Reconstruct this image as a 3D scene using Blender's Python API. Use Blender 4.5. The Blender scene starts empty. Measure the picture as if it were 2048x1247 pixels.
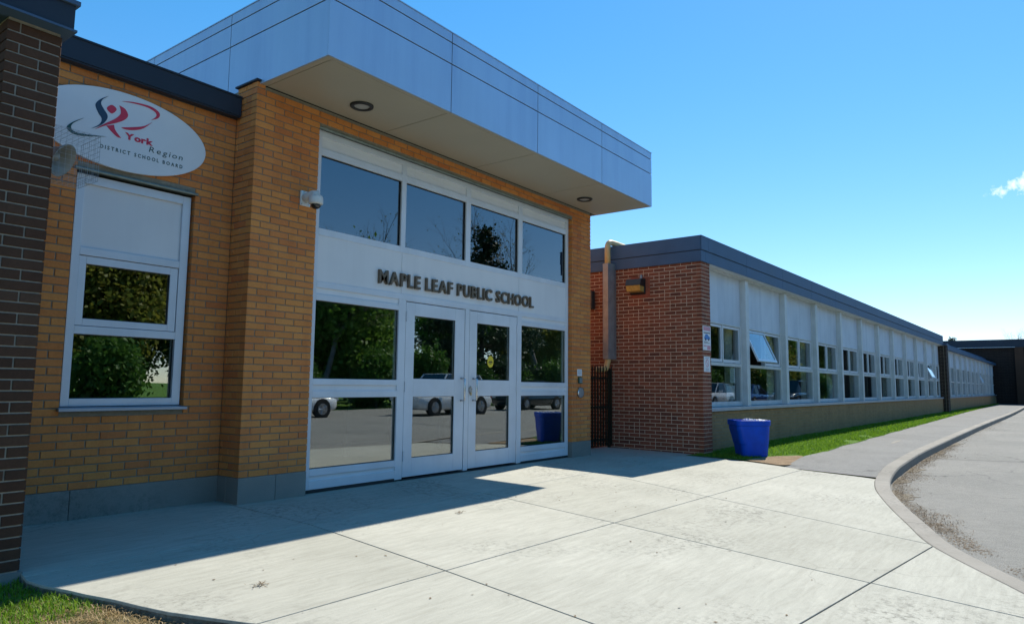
import bpy, bmesh, math, random
import numpy as np
from mathutils import Matrix, Vector

SC = bpy.context.scene
COL = SC.collection
R = math.radians
rng = np.random.default_rng(7)
random.seed(7)

# ------------------------------------------------------------------ camera
CAM = Vector((-3.8116, -6.0710, 1.1317))
FW = Vector((0.79393322, 0.59908403, 0.10377078))
RT = Vector((0.60141541, -0.79886565, 0.01063862))
UPV = Vector((-0.08927234, -0.05396299, 0.99454434))
FPX = 1402.73
cd = bpy.data.cameras.new("camera")
cam = bpy.data.objects.new("camera", cd)
COL.objects.link(cam)
cam.matrix_world = Matrix(((RT.x, UPV.x, -FW.x, CAM.x), (RT.y, UPV.y, -FW.y, CAM.y), (RT.z, UPV.z, -FW.z, CAM.z), (0, 0, 0, 1)))
cd.sensor_width = 36.0
cd.sensor_fit = 'HORIZONTAL'
cd.lens = FPX / 2048 * 36
cd.clip_start = 0.05
cd.clip_end = 3000
SC.camera = cam

# ------------------------------------------------------------------ sky, sun, exposure
SUN = Vector((0.89, 0.100, 1.0)).normalized()
EL = math.asin(SUN.z)
AZ = math.atan2(SUN.x, SUN.y)          # from +Y towards +X
W = bpy.data.worlds.new("World")
SC.world = W
W.use_nodes = True
wn, wl = W.node_tree.nodes, W.node_tree.links
bg = wn['Background']
sky = wn.new('ShaderNodeTexSky')
sky.sky_type = 'NISHITA'
sky.sun_disc = False
sky.sun_elevation = EL
sky.sun_rotation = AZ
sky.altitude = 0
sky.air_density = 0.78
sky.dust_density = 0.03
sky.ozone_density = 2.5
SKY_STRENGTH = 0.15
bg.inputs[1].default_value = SKY_STRENGTH


def wmath(op, a, b=None):
    n = wn.new('ShaderNodeMath')
    n.operation = op
    for i, v in enumerate((a, b)):
        if v is None:
            continue
        if isinstance(v, (int, float)):
            n.inputs[i].default_value = v
        else:
            wl.new(v, n.inputs[i])
    return n.outputs[0]


# one small fair-weather cloud low in the sky, as part of the procedural sky
tc = wn.new('ShaderNodeTexCoord')


def wdot(vec):
    n = wn.new('ShaderNodeVectorMath')
    n.operation = 'DOT_PRODUCT'
    wl.new(tc.outputs['Generated'], n.inputs[0])
    n.inputs[1].default_value = vec
    return n.outputs['Value']


cdir = (FW + RT * ((2042 - 1024) / FPX) - UPV * ((368 - 623.5) / FPX)).normalized()
cu = cdir.cross(Vector((0, 0, 1))).normalized()
cv = cu.cross(cdir).normalized()
cu2 = (cu * 0.90 + cv * 0.43).normalized()
cv2 = cdir.cross(cu2).normalized() * -1
nz = wn.new('ShaderNodeTexNoise')
nz.inputs['Scale'].default_value = 42
nz.inputs['Detail'].default_value = 7
nz.inputs['Roughness'].default_value = 0.6
wl.new(tc.outputs['Generated'], nz.inputs['Vector'])
du = wmath('DIVIDE', wdot(cu2), 0.036)
dv = wmath('DIVIDE', wdot(cv2), 0.011)
dd = wmath('SQRT', wmath('ADD', wmath('MULTIPLY', du, du), wmath('MULTIPLY', dv, dv)))
cm = wmath('SUBTRACT', wmath('ADD', 0.55, wmath('MULTIPLY', wmath('SUBTRACT', nz.outputs[0], 0.5), 2.6)), wmath('MULTIPLY', dd, 0.62))
cm = wmath('MULTIPLY', cm, wmath('GREATER_THAN', wdot(cdir), 0.9))
ms = wn.new('ShaderNodeMapRange')
ms.inputs[1].default_value = 0.0
ms.inputs[2].default_value = 0.5
wl.new(cm, ms.inputs[0])
mixc = wn.new('ShaderNodeMixRGB')
wl.new(ms.outputs[0], mixc.inputs[0])
hs = wn.new('ShaderNodeHueSaturation')
hs.inputs['Saturation'].default_value = 1.37
hs.inputs['Hue'].default_value = 0.504
wl.new(sky.outputs[0], hs.inputs['Color'])
gm = wn.new('ShaderNodeGamma')
gm.inputs[1].default_value = 0.7
wl.new(hs.outputs[0], gm.inputs[0])
wl.new(gm.outputs[0], mixc.inputs[1])
mixc.inputs[2].default_value = (4.2, 4.3, 4.4, 1)
wl.new(mixc.outputs[0], bg.inputs[0])

sd = bpy.data.lights.new("sun", 'SUN')
sun = bpy.data.objects.new("sun", sd)
COL.objects.link(sun)
sd.energy = 3.1
sd.angle = R(0.53)
sd.color = (1.0, 0.945, 0.82)
sun.rotation_euler = (-SUN).to_track_quat('-Z', 'Y').to_euler()
sun.location = (20, 5, 30)

vs = SC.view_settings
vs.view_transform = 'Standard'
vs.look = 'None'
vs.exposure = 1.18
vs.gamma = 1.0
vs.use_curve_mapping = False
SC.cycles.use_denoising = True
SC.cycles.max_bounces = 8
SC.cycles.diffuse_bounces = 4
SC.cycles.glossy_bounces = 4
SC.cycles.transparent_max_bounces = 24
SC.cycles.caustics_reflective = False
SC.cycles.caustics_refractive = False
SC.cycles.sample_clamp_indirect = 6

# ------------------------------------------------------------------ materials
MATS = {}


def nmat(name):
    m = bpy.data.materials.new(name)
    m.use_nodes = True
    MATS[name] = m
    nt = m.node_tree
    return m, nt.nodes, nt.links, nt.nodes['Principled BSDF']


def mth(n, l, op, a, b=None, clamp=False):
    x = n.new('ShaderNodeMath')
    x.operation = op
    x.use_clamp = clamp
    for i, v in enumerate((a, b)):
        if v is None:
            continue
        if isinstance(v, (int, float)):
            x.inputs[i].default_value = v
        else:
            l.new(v, x.inputs[i])
    return x.outputs[0]


def noise(n, l, scale, detail=4, rough=0.55, vec=None, dist=0.0):
    t = n.new('ShaderNodeTexNoise')
    t.inputs['Scale'].default_value = scale
    t.inputs['Detail'].default_value = detail
    t.inputs['Roughness'].default_value = rough
    t.inputs['Distortion'].default_value = dist
    if vec is None:
        g = n.new('ShaderNodeNewGeometry')
        vec = g.outputs['Position']
    l.new(vec, t.inputs['Vector'])
    return t.outputs[0]


def ramp(n, l, fac, stops):
    r = n.new('ShaderNodeValToRGB')
    e = r.color_ramp.elements
    while len(e) < len(stops):
        e.new(0.5)
    for k, (p, c) in zip(e, stops):
        k.position = p
        k.color = (c[0], c[1], c[2], 1)
    l.new(fac, r.inputs[0])
    return r.outputs[0]


def mixrgb(n, l, fac, a, b, mode='MIX'):
    x = n.new('ShaderNodeMixRGB')
    x.blend_type = mode
    for i, v in enumerate((fac, a, b)):
        if isinstance(v, (int, float)):
            x.inputs[i].default_value = v
        elif isinstance(v, tuple):
            x.inputs[i].default_value = (*v[:3], 1)
        else:
            l.new(v, x.inputs[i])
    return x.outputs[0]


def bump(n, l, b, h, strength=0.3, dist=0.01):
    x = n.new('ShaderNodeBump')
    x.inputs['Strength'].default_value = strength
    x.inputs['Distance'].default_value = dist
    l.new(h, x.inputs['Height'])
    l.new(x.outputs[0], b.inputs['Normal'])


def streaks(n, l, c, amt):
    g = n.new('ShaderNodeNewGeometry')
    mp = n.new('ShaderNodeMapping')
    mp.inputs['Scale'].default_value = (5.5, 5.5, 0.35)
    l.new(g.outputs['Position'], mp.inputs['Vector'])
    f = noise(n, l, 1.0, 6, 0.65, mp.outputs[0])
    return mixrgb(n, l, amt, c, ramp(n, l, f, [(0.32, (0.30, 0.29, 0.27)), (0.5, (0.5, 0.5, 0.5)), (0.7, (0.60, 0.60, 0.60))]), 'OVERLAY')


def simple(name, col, rough=0.5, metal=0.0, var=0.08, scale=6.0, spec=0.5, bmp=0.0, bscale=120, coat=0.0, streak=0.0):
    m, n, l, b = nmat(name)
    f = noise(n, l, scale, 5)
    dk = tuple(c * (1 - var) for c in col)
    lt = tuple(min(1, c * (1 + var)) for c in col)
    cc = ramp(n, l, f, [(0.3, dk), (0.7, lt)])
    if streak:
        cc = streaks(n, l, cc, streak)
    l.new(cc, b.inputs['Base Color'])
    b.inputs['Roughness'].default_value = rough
    b.inputs['Metallic'].default_value = metal
    b.inputs['Specular IOR Level'].default_value = spec
    b.inputs['Coat Weight'].default_value = coat
    if bmp:
        bump(n, l, b, noise(n, l, bscale, 4), bmp, 0.004)
    else:
        rr = n.new('ShaderNodeMapRange')
        rr.inputs[3].default_value = max(0.02, rough - 0.06)
        rr.inputs[4].default_value = min(1, rough + 0.08)
        l.new(f, rr.inputs[0])
        l.new(rr.outputs[0], b.inputs['Roughness'])
    return m


def brickmat(name, stops, blotch=(1, 1, 1), bl=0.25):
    m, n, l, b = nmat(name)
    g = n.new('ShaderNodeNewGeometry')
    oi = n.new('ShaderNodeObjectInfo')
    rnd = mth(n, l, 'FRACT', mth(n, l, 'ADD', g.outputs['Random Per Island'], mth(n, l, 'MULTIPLY', oi.outputs['Random'], 3.7)))
    c = ramp(n, l, rnd, stops)
    f = noise(n, l, 60, 5, 0.65)
    c = mixrgb(n, l, 0.35, c, ramp(n, l, f, [(0.25, (0.35, 0.35, 0.35)), (0.75, (0.85, 0.85, 0.85))]), 'OVERLAY')
    f2 = noise(n, l, 1.3, 4)
    c = mixrgb(n, l, bl, c, ramp(n, l, f2, [(0.3, tuple(0.35 * x for x in blotch)), (0.7, tuple(0.75 * x for x in blotch))]), 'SOFT_LIGHT')
    c = streaks(n, l, c, 0.35)
    l.new(c, b.inputs['Base Color'])
    b.inputs['Roughness'].default_value = 0.85
    b.inputs['Specular IOR Level'].default_value = 0.3
    bump(n, l, b, noise(n, l, 180, 4, 0.7), 0.5, 0.003)
    return m


brickmat('buff_brick', [(0.0, (0.51, 0.178, 0.052)), (0.25, (0.58, 0.214, 0.060)), (0.6, (0.62, 0.242, 0.070)), (0.85, (0.57, 0.198, 0.060)), (1.0, (0.49, 0.160, 0.052))], (1.0, 0.97, 0.93), 0.35)
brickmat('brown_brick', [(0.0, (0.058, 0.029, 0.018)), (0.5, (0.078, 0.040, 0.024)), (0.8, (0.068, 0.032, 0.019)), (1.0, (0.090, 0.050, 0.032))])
brickmat('red_brick', [(0.0, (0.15, 0.050, 0.030)), (0.3, (0.20, 0.064, 0.036)), (0.7, (0.25, 0.078, 0.042)), (0.92, (0.21, 0.068, 0.040)), (1.0, (0.11, 0.040, 0.028))])
brickmat('tan_brick', [(0.0, (0.31, 0.180, 0.085)), (0.5, (0.38, 0.225, 0.108)), (1.0, (0.34, 0.195, 0.092))])
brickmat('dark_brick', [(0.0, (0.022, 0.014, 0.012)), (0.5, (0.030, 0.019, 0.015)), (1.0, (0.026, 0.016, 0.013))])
simple('mortar_buff', (0.24, 0.225, 0.18), 0.95, var=0.15, scale=30, bmp=0.4)
simple('mortar_pale', (0.33, 0.30, 0.26), 0.95, var=0.15, scale=30, bmp=0.4)
simple('mortar_red', (0.62, 0.48, 0.35), 0.95, var=0.15, scale=30, bmp=0.4)
simple('mortar_dark', (0.06, 0.05, 0.04), 0.95, var=0.15, scale=30, bmp=0.4)
simple('mortar_tan', (0.29, 0.24, 0.17), 0.95, var=0.12, scale=30, bmp=0.4)
simple('aluminium_frame', (0.66, 0.70, 0.76), 0.40, 0.10, var=0.07, scale=2.2, streak=0.18)
simple('aluminium_panel', (0.41, 0.525, 0.675), 0.42, 0.45, var=0.05, scale=0.9, bmp=0.05, bscale=1.1, streak=0.22)
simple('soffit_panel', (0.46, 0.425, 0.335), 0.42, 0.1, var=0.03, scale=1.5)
simple('white_panel', (0.72, 0.735, 0.76), 0.5, var=0.04, scale=1.4, streak=0.2)
simple('painted_panel', (0.56, 0.62, 0.70), 0.55, streak=0.4, var=0.09, scale=1.3, bmp=0.08, bscale=60)
simple('painted_wood', (0.57, 0.60, 0.61), 0.5, var=0.08, scale=5, streak=0.35)
simple('sill_metal', (0.36, 0.41, 0.48), 0.4, 0.3, var=0.08, scale=4)
simple('navy_metal', (0.026, 0.036, 0.055), 0.55, 0.0, var=0.10, scale=2, spec=0.3)
simple('charcoal_metal', (0.068, 0.118, 0.20), 0.55, 0.0, var=0.12, scale=1.5, spec=0.25)
simple('lintel_steel', (0.20, 0.24, 0.22), 0.45, 0.4, var=0.2, scale=12)
simple('rubber_black', (0.012, 0.012, 0.014), 0.7)
simple('gasket_black', (0.018, 0.020, 0.022), 0.6)
simple('bronze_letter', (0.14, 0.105, 0.07), 0.5, 0.2, var=0.15, scale=20)
simple('steel_bright', (0.62, 0.62, 0.62), 0.25, 0.9, var=0.05)
simple('camera_white', (0.66, 0.67, 0.65), 0.35, var=0.04)
simple('lens_black', (0.01, 0.012, 0.014), 0.05, var=0.0, spec=0.8)
simple('lamp_ring', (0.022, 0.024, 0.026), 0.4, 0.2)
simple('lamp_lens', (0.40, 0.40, 0.38), 0.3)
simple('galvanised', (0.30, 0.32, 0.34), 0.42, 0.5, var=0.15, scale=8)
simple('pipe_tan', (0.58, 0.40, 0.17), 0.45, var=0.12, scale=9)
simple('amber_lens', (0.50, 0.30, 0.08), 0.3, var=0.2, scale=20)
simple('iron_green', (0.012, 0.022, 0.016), 0.45, 0.2)
simple('horn_grey', (0.24, 0.25, 0.23), 0.5)
simple('wire_grey', (0.35, 0.36, 0.37), 0.4, 0.6)
simple('paper_white', (0.76, 0.77, 0.78), 0.8, var=0.02)
simple('sign_pink', (0.62, 0.30, 0.36), 0.7)
simple('sign_black', (0.03, 0.03, 0.04), 0.7)
simple('sign_blue', (0.07, 0.22, 0.52), 0.6)
simple('logo_white', (0.70, 0.72, 0.75), 0.4, var=0.02)
simple('logo_red', (0.62, 0.030, 0.075), 0.45, var=0.03)
simple('logo_navy', (0.018, 0.048, 0.095), 0.45, var=0.03)
simple('logo_green', (0.012, 0.065, 0.062), 0.45, var=0.03)
simple('sticker_yellow', (0.72, 0.55, 0.03), 0.5)
simple('keypad_green', (0.03, 0.09, 0.06), 0.4)
simple('bin_blue', (0.0, 0.070, 0.55), 0.45, var=0.12, scale=9, spec=0.25)
simple('bin_lid', (0.10, 0.17, 0.50), 0.22, var=0.2, scale=25)
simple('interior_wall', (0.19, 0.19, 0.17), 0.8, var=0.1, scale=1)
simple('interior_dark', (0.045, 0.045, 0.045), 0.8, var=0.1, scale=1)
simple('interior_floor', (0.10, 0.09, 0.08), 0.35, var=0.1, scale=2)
simple('roof_membrane', (0.17, 0.17, 0.17), 0.9)
simple('rust_patch', (0.30, 0.075, 0.038), 0.85, var=0.25, scale=12)
simple('skin', (0.45, 0.27, 0.18), 0.5)
simple('hair_dark', (0.02, 0.014, 0.01), 0.6)
simple('shirt_blue', (0.03, 0.05, 0.30), 0.8)
simple('shirt_green', (0.05, 0.11, 0.05), 0.8)
simple('trousers', (0.04, 0.04, 0.06), 0.8)
simple('car_white', (0.72, 0.73, 0.74), 0.22, var=0.01, coat=0.7)
simple('car_dark', (0.016, 0.018, 0.022), 0.2, 0.3, var=0.02, coat=0.7)
simple('car_blue', (0.03, 0.07, 0.22), 0.2, 0.4, var=0.02, coat=0.7)
simple('car_glass', (0.01, 0.012, 0.014), 0.04, var=0, spec=0.9)
simple('silt_dark', (0.12, 0.10, 0.08), 0.9)
simple('tyre', (0.018, 0.018, 0.018), 0.85)
simple('alloy', (0.45, 0.45, 0.46), 0.3, 0.8)
simple('lamp_red', (0.4, 0.01, 0.01), 0.2)
simple('lamp_clear', (0.75, 0.75, 0.75), 0.1)
simple('bark', (0.085, 0.065, 0.05), 0.9, var=0.3, scale=8)
simple('bark_pale', (0.16, 0.135, 0.12), 0.9, var=0.3, scale=3)
simple('house_wall', (0.30, 0.21, 0.13), 0.85, var=0.15, scale=4)
simple('house_roof', (0.12, 0.07, 0.05), 0.85, var=0.2, scale=5)
simple('house_trim', (0.6, 0.58, 0.52), 0.6)


def leafmat(name, a, b_, trans=0.35, rough=0.55):
    m, n, l, b = nmat(name)
    g = n.new('ShaderNodeNewGeometry')
    c = ramp(n, l, g.outputs['Random Per Island'], [(0, a), (1, b_)])
    l.new(c, b.inputs['Base Color'])
    b.inputs['Roughness'].default_value = rough
    b.inputs['Specular IOR Level'].default_value = 0.25
    t = n.new('ShaderNodeBsdfTranslucent')
    l.new(c, t.inputs[0])
    mx = n.new('ShaderNodeMixShader')
    mx.inputs[0].default_value = trans
    l.new(b.outputs[0], mx.inputs[1])
    l.new(t.outputs[0], mx.inputs[2])
    l.new(mx.outputs[0], n['Material Output'].inputs[0])
    return m


leafmat('leaf_spring', (0.085, 0.185, 0.020), (0.14, 0.25, 0.035), 0.45)
leafmat('leaf_gold', (0.22, 0.20, 0.03), (0.17, 0.21, 0.035), 0.45)
leafmat('leaf_pine', (0.018, 0.045, 0.020), (0.035, 0.07, 0.03), 0.15)
leafmat('leaf_hedge', (0.05, 0.13, 0.018), (0.09, 0.19, 0.03), 0.35)
leafmat('grass_blade', (0.085, 0.200, 0.010), (0.215, 0.345, 0.026), 0.45)
leafmat('grass_dry', (0.30, 0.21, 0.10), (0.45, 0.33, 0.18), 0.25)
leafmat('litter', (0.11, 0.075, 0.045), (0.24, 0.17, 0.10), 0.1, 0.8)


def glassmat(name, f0=0.10, tint=(0.75, 0.82, 0.78)):
    m, n, l, b = nmat(name)
    n.remove(b)
    g = n.new('ShaderNodeNewGeometry')
    d = n.new('ShaderNodeVectorMath')
    d.operation = 'DOT_PRODUCT'
    l.new(g.outputs['Normal'], d.inputs[0])
    l.new(g.outputs['Incoming'], d.inputs[1])
    c = mth(n, l, 'ABSOLUTE', d.outputs['Value'])
    s = mth(n, l, 'POWER', mth(n, l, 'SUBTRACT', 1.0, c, True), 5.0)
    f = mth(n, l, 'ADD', f0, mth(n, l, 'MULTIPLY', s, 1 - f0), True)
    gl = n.new('ShaderNodeBsdfGlossy')
    gl.inputs['Roughness'].default_value = 0.0
    gl.inputs['Color'].default_value = (0.95, 0.97, 1, 1)
    tr = n.new('ShaderNodeBsdfTransparent')
    tr.inputs[0].default_value = (*tint, 1)
    # very faint waviness of the float glass
    bp = n.new('ShaderNodeBump')
    bp.inputs['Strength'].default_value = 0.13
    bp.inputs['Distance'].default_value = 0.004
    l.new(noise(n, l, 1.6, 1), bp.inputs['Height'])
    l.new(bp.outputs[0], gl.inputs['Normal'])
    mx = n.new('ShaderNodeMixShader')
    l.new(f, mx.inputs[0])
    l.new(tr.outputs[0], mx.inputs[1])
    l.new(gl.outputs[0], mx.inputs[2])
    l.new(mx.outputs[0], n['Material Output'].inputs[0])
    return m


glassmat('glass', 0.22)
glassmat('glass_tinted', 0.17, (0.24, 0.24, 0.26))
glassmat('glass_wing', 0.07, (0.8, 0.85, 0.85))


def concrete(name, a, b_, joint_dark=0.0, swirl=True):
    m, n, l, b = nmat(name)
    g = n.new('ShaderNodeNewGeometry')
    mp = n.new('ShaderNodeMapping')
    mp.inputs['Scale'].default_value = (0.5, 4.5, 1.0)
    mp.inputs['Rotation'].default_value = (0, 0, 0.2)
    l.new(g.outputs['Position'], mp.inputs['Vector'])
    f1 = noise(n, l, 1.1, 6, 0.6)
    f2 = noise(n, l, 6.0, 9, 0.72, mp.outputs[0], 0.5)
    f3 = noise(n, l, 190, 3, 0.7)
    c = ramp(n, l, f1, [(0.28, a), (0.72, b_)])
    if swirl:
        c = mixrgb(n, l, 0.30, c, ramp(n, l, f2, [(0.34, (0.34, 0.33, 0.31)), (0.50, (0.52, 0.52, 0.52)), (0.66, (0.66, 0.66, 0.65))]), 'OVERLAY')
    c = mixrgb(n, l, 0.16, c, ramp(n, l, f3, [(0.3, (0.2, 0.2, 0.2)), (0.7, (0.8, 0.8, 0.8))]), 'OVERLAY')
    # scattered dirty scuffs and small dark specks
    f4 = noise(n, l, 0.7, 3, 0.5)
    f5 = noise(n, l, 22, 6, 0.75)
    st = mth(n, l, 'MULTIPLY', ramp(n, l, f4, [(0.48, (0, 0, 0)), (0.66, (1, 1, 1))]), ramp(n, l, f5, [(0.48, (0, 0, 0)), (0.64, (1, 1, 1))]))
    c = mixrgb(n, l, mth(n, l, 'MULTIPLY', st, 0.75), c, tuple(0.40 * x for x in a))
    v = n.new('ShaderNodeTexVoronoi')
    v.inputs['Scale'].default_value = 7.0
    l.new(g.outputs['Position'], v.inputs['Vector'])
    sp = ramp(n, l, v.outputs['Distance'], [(0.022, (1, 1, 1)), (0.045, (0, 0, 0))])
    c = mixrgb(n, l, mth(n, l, 'MULTIPLY', sp, 0.75), c, (0.07, 0.06, 0.05))
    if swirl:
        # broad worn patches, pale drips and hairline cracks
        f6 = noise(n, l, 0.33, 4, 0.6)
        c = mixrgb(n, l, 0.22, c, ramp(n, l, f6, [(0.35, (0.36, 0.35, 0.32)), (0.65, (0.62, 0.62, 0.62))]), 'OVERLAY')
        wv = n.new('ShaderNodeVectorMath')
        wv.operation = 'ADD'
        nv = n.new('ShaderNodeTexNoise')
        nv.inputs['Scale'].default_value = 2.2
        nv.inputs['Detail'].default_value = 6
        l.new(g.outputs['Position'], nv.inputs['Vector'])
        sc0 = n.new('ShaderNodeVectorMath')
        sc0.operation = 'SCALE'
        sc0.inputs['Scale'].default_value = 0.5
        l.new(nv.outputs['Color'], sc0.inputs[0])
        l.new(g.outputs['Position'], wv.inputs[0])
        l.new(sc0.outputs[0], wv.inputs[1])
        vc = n.new('ShaderNodeTexVoronoi')
        vc.feature = 'DISTANCE_TO_EDGE'
        vc.inputs['Scale'].default_value = 0.42
        l.new(wv.outputs[0], vc.inputs['Vector'])
        ck = ramp(n, l, vc.outputs['Distance'], [(0.0008, (1, 1, 1)), (0.0022, (0, 0, 0))])
        f7 = noise(n, l, 0.5, 2, 0.5)
        ck = mth(n, l, 'MULTIPLY', ck, ramp(n, l, f7, [(0.50, (0, 0, 0)), (0.60, (1, 1, 1))]))
        c = mixrgb(n, l, mth(n, l, 'MULTIPLY', ck, 0.5), c, (0.16, 0.15, 0.13))
        # trowel streaks
        mp2 = n.new('ShaderNodeMapping')
        mp2.inputs['Scale'].default_value = (1.2, 26.0, 1.0)
        mp2.inputs['Rotation'].default_value = (0, 0, 0.12)
        l.new(wv.outputs[0], mp2.inputs['Vector'])
        f8 = noise(n, l, 1.0, 3, 0.6, mp2.outputs[0])
        c = mixrgb(n, l, 0.16, c, ramp(n, l, f8, [(0.35, (0.38, 0.37, 0.36)), (0.65, (0.62, 0.62, 0.62))]), 'OVERLAY')
    oi = n.new('ShaderNodeObjectInfo')
    c = mixrgb(n, l, 1.0, c, ramp(n, l, oi.outputs['Random'], [(0.0, (0.90, 0.90, 0.89)), (1.0, (1.0, 1.0, 1.0))]), 'MULTIPLY')
    l.new(c, b.inputs['Base Color'])
    b.inputs['Roughness'].default_value = 0.88
    b.inputs['Specular IOR Level'].default_value = 0.3
    h = mth(n, l, 'ADD', mth(n, l, 'MULTIPLY', f2, 1.0 if swirl else 0.2), mth(n, l, 'MULTIPLY', f3, 0.3))
    bump(n, l, b, h, 0.30, 0.006)
    return m


concrete('slab_concrete', (0.375, 0.366, 0.316), (0.45, 0.438, 0.382))
concrete('kerb_concrete', (0.235, 0.215, 0.185), (0.32, 0.295, 0.26), swirl=False)
concrete('plinth_concrete', (0.22, 0.22, 0.20), (0.29, 0.285, 0.26), swirl=False)


def asphalt(name, a, b_, dirt=False):
    m, n, l, b = nmat(name)
    f1 = noise(n, l, 0.5, 6, 0.6)
    f2 = noise(n, l, 140, 4, 0.8)
    f3 = noise(n, l, 9, 5, 0.7)
    c = ramp(n, l, f1, [(0.3, a), (0.7, b_)])
    c = mixrgb(n, l, 0.5, c, ramp(n, l, f2, [(0.30, (0.12, 0.12, 0.12)), (0.5, (0.5, 0.5, 0.5)), (0.72, (0.9, 0.9, 0.88))]), 'OVERLAY')
    c = mixrgb(n, l, 0.25, c, ramp(n, l, f3, [(0.3, (0.3, 0.3, 0.3)), (0.7, (0.7, 0.7, 0.7))]), 'OVERLAY')
    g = n.new('ShaderNodeNewGeometry')
    nv = n.new('ShaderNodeTexNoise')
    nv.inputs['Scale'].default_value = 1.5
    nv.inputs['Detail'].default_value = 7
    l.new(g.outputs['Position'], nv.inputs['Vector'])
    ad = n.new('ShaderNodeVectorMath')
    ad.operation = 'ADD'
    l.new(g.outputs['Position'], ad.inputs[0])
    l.new(nv.outputs['Color'], ad.inputs[1])
    vc = n.new('ShaderNodeTexVoronoi')
    vc.feature = 'DISTANCE_TO_EDGE'
    vc.inputs['Scale'].default_value = 0.33
    l.new(ad.outputs[0], vc.inputs['Vector'])
    ck = ramp(n, l, vc.outputs['Distance'], [(0.002, (1, 1, 1)), (0.006, (0, 0, 0))])
    ck = mth(n, l, 'MULTIPLY', ck, ramp(n, l, noise(n, l, 0.3, 3), [(0.48, (0, 0, 0)), (0.58, (1, 1, 1))]))
    c = mixrgb(n, l, mth(n, l, 'MULTIPLY', ck, 0.7), c, (0.05, 0.05, 0.048))
    oil = ramp(n, l, noise(n, l, 0.9, 5, 0.6), [(0.60, (0, 0, 0)), (0.74, (1, 1, 1))])
    c = mixrgb(n, l, mth(n, l, 'MULTIPLY', oil, 0.35), c, tuple(0.5 * x for x in a))
    l.new(c, b.inputs['Base Color'])
    b.inputs['Roughness'].default_value = 0.9
    b.inputs['Specular IOR Level'].default_value = 0.25
    bump(n, l, b, f2, 0.6, 0.008)
    return m


asphalt('road_asphalt', (0.185, 0.18, 0.165), (0.235, 0.225, 0.205))
asphalt('path_asphalt', (0.175, 0.172, 0.165), (0.225, 0.22, 0.21))


def soil(name, stops, scale=3.0):
    m, n, l, b = nmat(name)
    f = noise(n, l, scale, 8, 0.7)
    f2 = noise(n, l, 70, 4, 0.7)
    c = ramp(n, l, f, stops)
    c = mixrgb(n, l, 0.5, c, ramp(n, l, f2, [(0.25, (0.2, 0.2, 0.2)), (0.75, (0.8, 0.8, 0.8))]), 'OVERLAY')
    l.new(c, b.inputs['Base Color'])
    b.inputs['Roughness'].default_value = 0.95
    b.inputs['Specular IOR Level'].default_value = 0.15
    bump(n, l, b, f2, 0.8, 0.015)
    return m


soil('turf_soil', [(0.3, (0.055, 0.115, 0.012)), (0.6, (0.095, 0.185, 0.020)), (0.8, (0.18, 0.17, 0.06))])
soil('dirt', [(0.3, (0.20, 0.14, 0.085)), (0.7, (0.31, 0.22, 0.14))], 5)
soil('silt', [(0.3, (0.185, 0.16, 0.125)), (0.7, (0.25, 0.215, 0.165))], 9)
soil('lawn_soil', [(0.3, (0.09, 0.10, 0.030)), (0.6, (0.20, 0.15, 0.075)), (0.8, (0.27, 0.20, 0.11))], 4)

# ------------------------------------------------------------------ building helpers
WM = {}


def wm(o):
    return WM.get(o.name, Matrix.Identity(4)) if o is not None else Matrix.Identity(4)


def register(o, parent=None, local=None):
    COL.objects.link(o)
    o.parent = parent
    loc = local if local is not None else Matrix.Identity(4)
    o.matrix_basis = loc
    WM[o.name] = wm(parent) @ loc
    return o


def thing(name, label, cat, loc=(0, 0, 0), rotz=0.0, group=None, kind=None):
    o = bpy.data.objects.new(name, None)
    o.empty_display_size = 0.2
    register(o, None, Matrix.Translation(loc) @ Matrix.Rotation(rotz, 4, 'Z'))
    return tag(o, label, cat, group, kind)


def tag(o, label=None, cat=None, group=None, kind=None):
    if label:
        o['label'] = label
    if cat:
        o['category'] = cat
    if group:
        o['group'] = group
    if kind:
        o['kind'] = kind
    return o


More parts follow.
